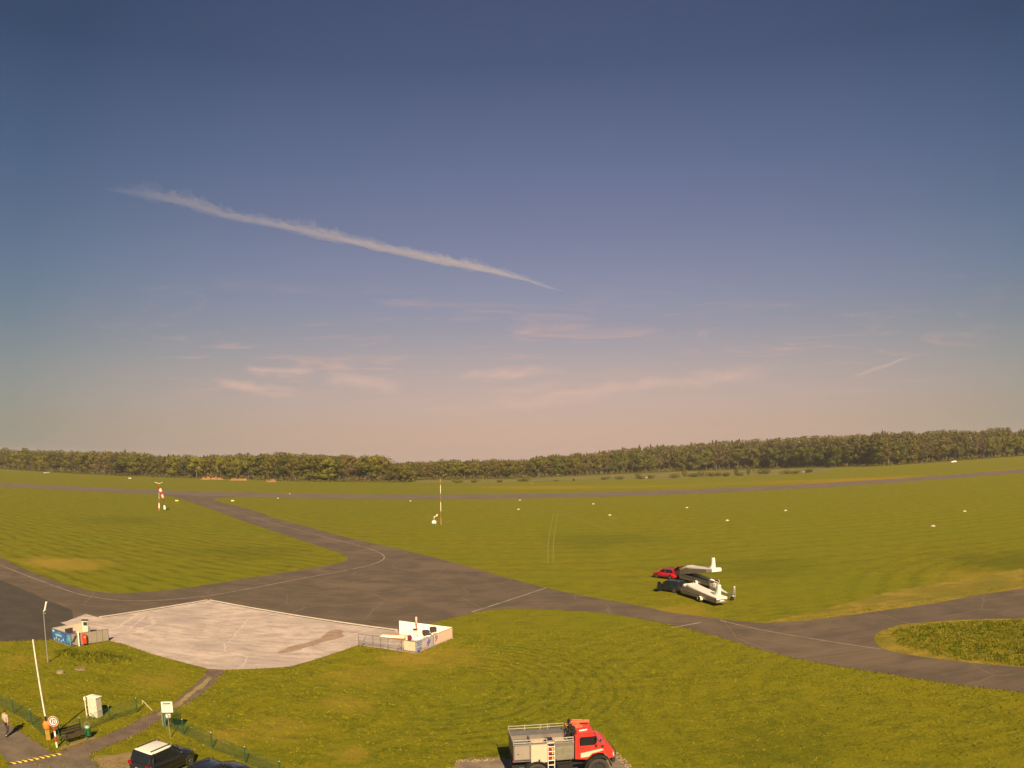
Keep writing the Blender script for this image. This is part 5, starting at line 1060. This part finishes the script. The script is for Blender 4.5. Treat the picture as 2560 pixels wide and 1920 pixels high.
def pile(px0, px1, py, h, label):
    a, b = v2(G(px0, py)), v2(G(px1, py)); c = (a + b) / 2; L = (b - a).length; bm = B(); bmesh.ops.create_grid(bm, x_segments=26, y_segments=10, size=1, matrix=Matrix.Diagonal((L / 2, 4, 1, 1)))
    for v in bm.verts:
        e_ = max(0, 1 - (v.co.y / 4) ** 2) * min(1, (1 - abs(v.co.x) / (L / 2)) * 5); v.co.z = e_ * h * (.65 + .6 * noise.noise(v.co * .35 + Vector((px0, 0, 0)))) - .05
    tag(build('earth_pile', bm, surf('orange earth', (.25, .13, .06), (.36, .19, .10), (.18, .11, .05), .3, 2), loc=c, rz=math.atan2((b - a).y, (b - a).x)), label, 'earth pile')
pile(502, 559, 1199, 3.4, 'long orange earth pile at the forest foot, leftmost of three'); pile(574, 618, 1201, 2.4, 'low orange earth pile at the forest foot, middle of three'); pile(664, 690, 1205, 3.0, 'short orange earth pile at the forest foot, rightmost of three')
def strip_(px0, px1, py, h, name, label, cat, m=WHITE):
    a, b = v2(G(px0, py)), v2(G(px1, py)); L = (b - a).length; bm = B(); box(bm, (0, 0, h / 2), (L, 1.2, h), bev=h * .3); box(bm, (0, 0, h * .2), (L * .5, 1.5, h * .4)); tag(build(name, bm, m, loc=(a + b) / 2, rz=math.atan2((b - a).y, (b - a).x)), label, cat)
strip_(110, 124, 1183, 1.2, 'ground_sheet', 'white low covered stack in the far left field', 'cover')
strip_(321, 328, 1197, 1.0, 'ground_marker', 'small white board in the far left field', 'marker')
strip_(1418, 1426, 1189, 1.6, 'white_trailer', 'small white trailer at the forest foot behind the middle', 'trailer')
strip_(1614, 1620, 1195.5, 1.6, 'white_board', 'white board among the shrubs of the rough strip', 'board')
strip_(2004, 2011, 1181.5, 1.8, 'white_board', 'white board at the right end of the shrub row', 'board')
# parked glider far right
p_ = v2(G(2384, 1156)); PGL = thing('parked_glider', 'tiny white glider trailer lying aslant at the far right forest edge', 'glider trailer', p_, R(20)); bm = loft(B(), [[(x_, .9, .3), (x_, .7, z_), (x_, -.7, z_), (x_, -.9, .3)] for x_, z_ in ((-5, .9), (-2, 1.5), (3, 1.8), (5, 1.0))]); build('body', bm, WHITE, PGL); [build('wheel', tube(B(), (-.5, s * .9, .35), (-.5, s * 1.1, .35), .35, seg=12), TYRE, PGL) for s in (-1, 1)]
# ================================================================ person walking away on the road
pf = v2(G(20, 1840)); PE = thing('person', 'person in a pale pinkish shirt and dark trousers walking away on the road', 'person', pf, R(-8))
def skin(name, pts, edges, m, parent, lv=2, root=0):
    me = bpy.data.meshes.new(name); me.from_pydata([p[:3] for p in pts], edges, []); me.materials.append(m); o = bpy.data.objects.new(name, me); C.objects.link(o); o.parent = parent
    md = o.modifiers.new('skin', 'SKIN'); sv = me.skin_vertices
    if not sv: 
        bm = bmesh.new(); bm.from_mesh(me); bm.verts.layers.skin.verify(); bm.to_mesh(me); bm.free(); sv = me.skin_vertices
    for i, p in enumerate(pts): sv[0].data[i].radius = (p[3], p[4] if len(p) > 4 else p[3]); sv[0].data[i].use_root = (i == root)
    s_ = o.modifiers.new('sub', 'SUBSURF'); s_.levels = s_.render_levels = lv
    for p in me.polygons: p.use_smooth = True
    return o
SKIN = mat('skin', (.48, .27, .18), .6, var=.04)
J = [(0, 0, .95, .12, .10), (0, 0, 1.12, .12, .09), (0, 0, 1.32, .14, .10), (0, .0, 1.46, .07), (0, .01, 1.53, .055), (0, .02, 1.62, .085, .095), (0, .02, 1.70, .075, .085),
     (-.19, 0, 1.42, .05), (-.25, -.02, 1.16, .04), (-.24, .08, .92, .03), (-.24, .10, .86, .035, .02), (.19, 0, 1.42, .05), (.26, -.05, 1.17, .04), (.27, -.08, .93, .03), (.27, -.08, .87, .035, .02),
     (-.09, 0, .9, .085), (-.10, .14, .50, .06), (-.10, .10, .09, .04), (-.10, .22, .04, .04, .03), (.09, 0, .9, .085), (.10, -.02, .50, .06), (.10, -.24, .10, .04), (.10, -.14, .04, .04, .03)]
EJ = [(0, 1), (1, 2), (2, 3), (3, 4), (4, 5), (5, 6), (2, 7), (7, 8), (8, 9), (9, 10), (2, 11), (11, 12), (12, 13), (13, 14), (0, 15), (15, 16), (16, 17), (17, 18), (0, 19), (19, 20), (20, 21), (21, 22)]
for hi_, sx_ in ((10, -1), (14, 1)):
    hx, hy, hz = J[hi_][:3]
    for k_, (dy_, ln) in enumerate(((-.03, .07), (-.01, .085), (.01, .08), (.03, .065))):
        J.append((hx, hy + dy_, hz - .03, .009)); EJ.append((hi_, len(J) - 1)); J.append((hx - sx_ * .01, hy + dy_ * 1.1, hz - .03 - ln, .007)); EJ.append((len(J) - 2, len(J) - 1))
    J.append((hx, hy + .045, hz - .01, .010)); EJ.append((hi_, len(J) - 1)); J.append((hx, hy + .065, hz - .05, .008)); EJ.append((len(J) - 2, len(J) - 1))
skin('body', J, EJ, SKIN, PE)
SH = mat('pale pink shirt', (.42, .34, .32), .8, vs=8, var=.12); TRO = mat('dark trousers', (.035, .028, .035), .8)
skin('shirt', [(0, 0, .98, .15, .125), (0, 0, 1.14, .15, .125), (0, 0, 1.34, .165, .125), (-.2, 0, 1.42, .075), (-.26, -.02, 1.16, .058), (-.245, .07, .96, .05), (.2, 0, 1.42, .075), (.27, -.05, 1.17, .058), (.275, -.075, .96, .05), (0, 0, 1.47, .075)], [(0, 1), (1, 2), (2, 3), (3, 4), (4, 5), (2, 6), (6, 7), (7, 8), (2, 9)], SH, PE)
skin('trousers', [(0, 0, .96, .14, .12), (-.10, 0, .88, .10), (-.105, .14, .50, .078), (-.10, .10, .13, .062), (.10, 0, .88, .10), (.105, -.02, .50, .078), (.10, -.23, .15, .062)], [(0, 1), (1, 2), (2, 3), (0, 4), (4, 5), (5, 6)], TRO, PE)
bm = B(); ball(bm, (0, .0, 1.69), (.098, .108, .095), 14); build('hair', bm, mat('brown hair', (.07, .04, .025), .8), PE, True)
bm = B(); ball(bm, (-.10, .17, .045), (.055, .14, .045), 10); build('shoe', bm, CHASSIS, PE, True); bm = B(); ball(bm, (.10, -.2, .06), (.055, .14, .05), 10); build('shoe', bm, CHASSIS, PE, True)
# ================================================================ contrail: a long tapering lumpy vapour tube
def vapour(name, dens):
    m = bpy.data.materials.new(name); m.use_nodes = True; t = m.node_tree; t.nodes.remove(t.nodes['Principled BSDF']); v = t.nodes.new('ShaderNodeVolumePrincipled')
    v.inputs['Color'].default_value = (1, .92, .95, 1); v.inputs['Density'].default_value = dens; v.inputs['Anisotropy'].default_value = 0
    t.links.new(v.outputs[0], t.nodes['Material Output'].inputs['Volume']); return m
CKEY = [(255, 472, 4, .05), (300, 476, 22, .10), (360, 482, 34, .15), (430, 496, 40, .22), (490, 511, 34, .3), (560, 536, 26, .45), (640, 551, 24, .5), (720, 567, 26, .6), (800, 585, 30, .62), (900, 607, 30, .7), (1000, 630, 27, .85), (1100, 651, 28, .95), (1180, 667, 25, 1.1), (1250, 682, 18, 1.1), (1320, 700, 12, .9), (1370, 718, 8, .7), (1416, 731, 2, .4)]
def tube_cloud(name, sc, dens, seed, drift, rag, parent=None):
    ALT = 2600; bm = B(); rings = []; n = 420; key = CKEY
    for i in range(n + 1):
        f = i / n * (len(key) - 1); k0 = min(int(f), len(key) - 2); u = f - k0; a, b = key[k0], key[k0 + 1]
        px, py, wd, dn = [a[j] + (b[j] - a[j]) * u for j in range(4)]
        d = ray(px, py); t_ = ALT / d.z; c = Vector((d.x * t_, d.y * t_, ALT + CH)); rad = wd * .5 / FPX * c.length * sc
        depth = rad * dn; fw = d.normalized(); up = Vector((0, 0, 1)); up = (up - fw * up.dot(fw)).normalized(); ring = []
        nz = 1 + .5 * noise.noise(Vector((i * .05, seed, 0)))
        for q in range(18):
            an = 2 * pi * q / 18; top_ = sin(an) > 0
            lump = 1 + (rag if top_ else rag * .35) * noise.noise(Vector((i * .13, cos(an) * 1.5 + seed, sin(an) * 1.5))) + (rag * .5 if top_ else .15) * noise.noise(Vector((i * .45, cos(an) * 2.5, sin(an) * 2.5 + seed)))
            ring.append(c + up * ((sin(an) * lump * nz + drift) * rad) + fw * cos(an) * depth * lump)
        rings.append(ring)
    o = build(name, loft(bm, rings), vapour(name, dens), parent, smooth=True); return o
ct = tube_cloud('contrail', .42, .0044, 3.3, -.25, .6); tag(ct, 'long pale contrail slanting down across the blue sky', 'contrail')
tube_cloud('vapour_fringe', .75, .0026, 9.1, .0, .9, ct); tube_cloud('vapour_fringe', 1.1, .0014, 17.7, .22, 1.2, ct)

# ================================================================ thin morning haze over the whole field
hz = bpy.data.materials.new('haze'); hz.use_nodes = True; ht_ = hz.node_tree; ht_.nodes.remove(ht_.nodes['Principled BSDF']); hv = ht_.nodes.new('ShaderNodeVolumePrincipled')
hv.inputs['Color'].default_value = (.95, .93, .92, 1); hv.inputs['Density'].default_value = HAZE; hv.inputs['Anisotropy'].default_value = .2
ht_.links.new(hv.outputs[0], ht_.nodes['Material Output'].inputs['Volume'])
bm = B(); box(bm, (0, 500, 34), (6400, 6800, 72)); o = build('haze', bm, hz); o['kind'] = 'stuff'
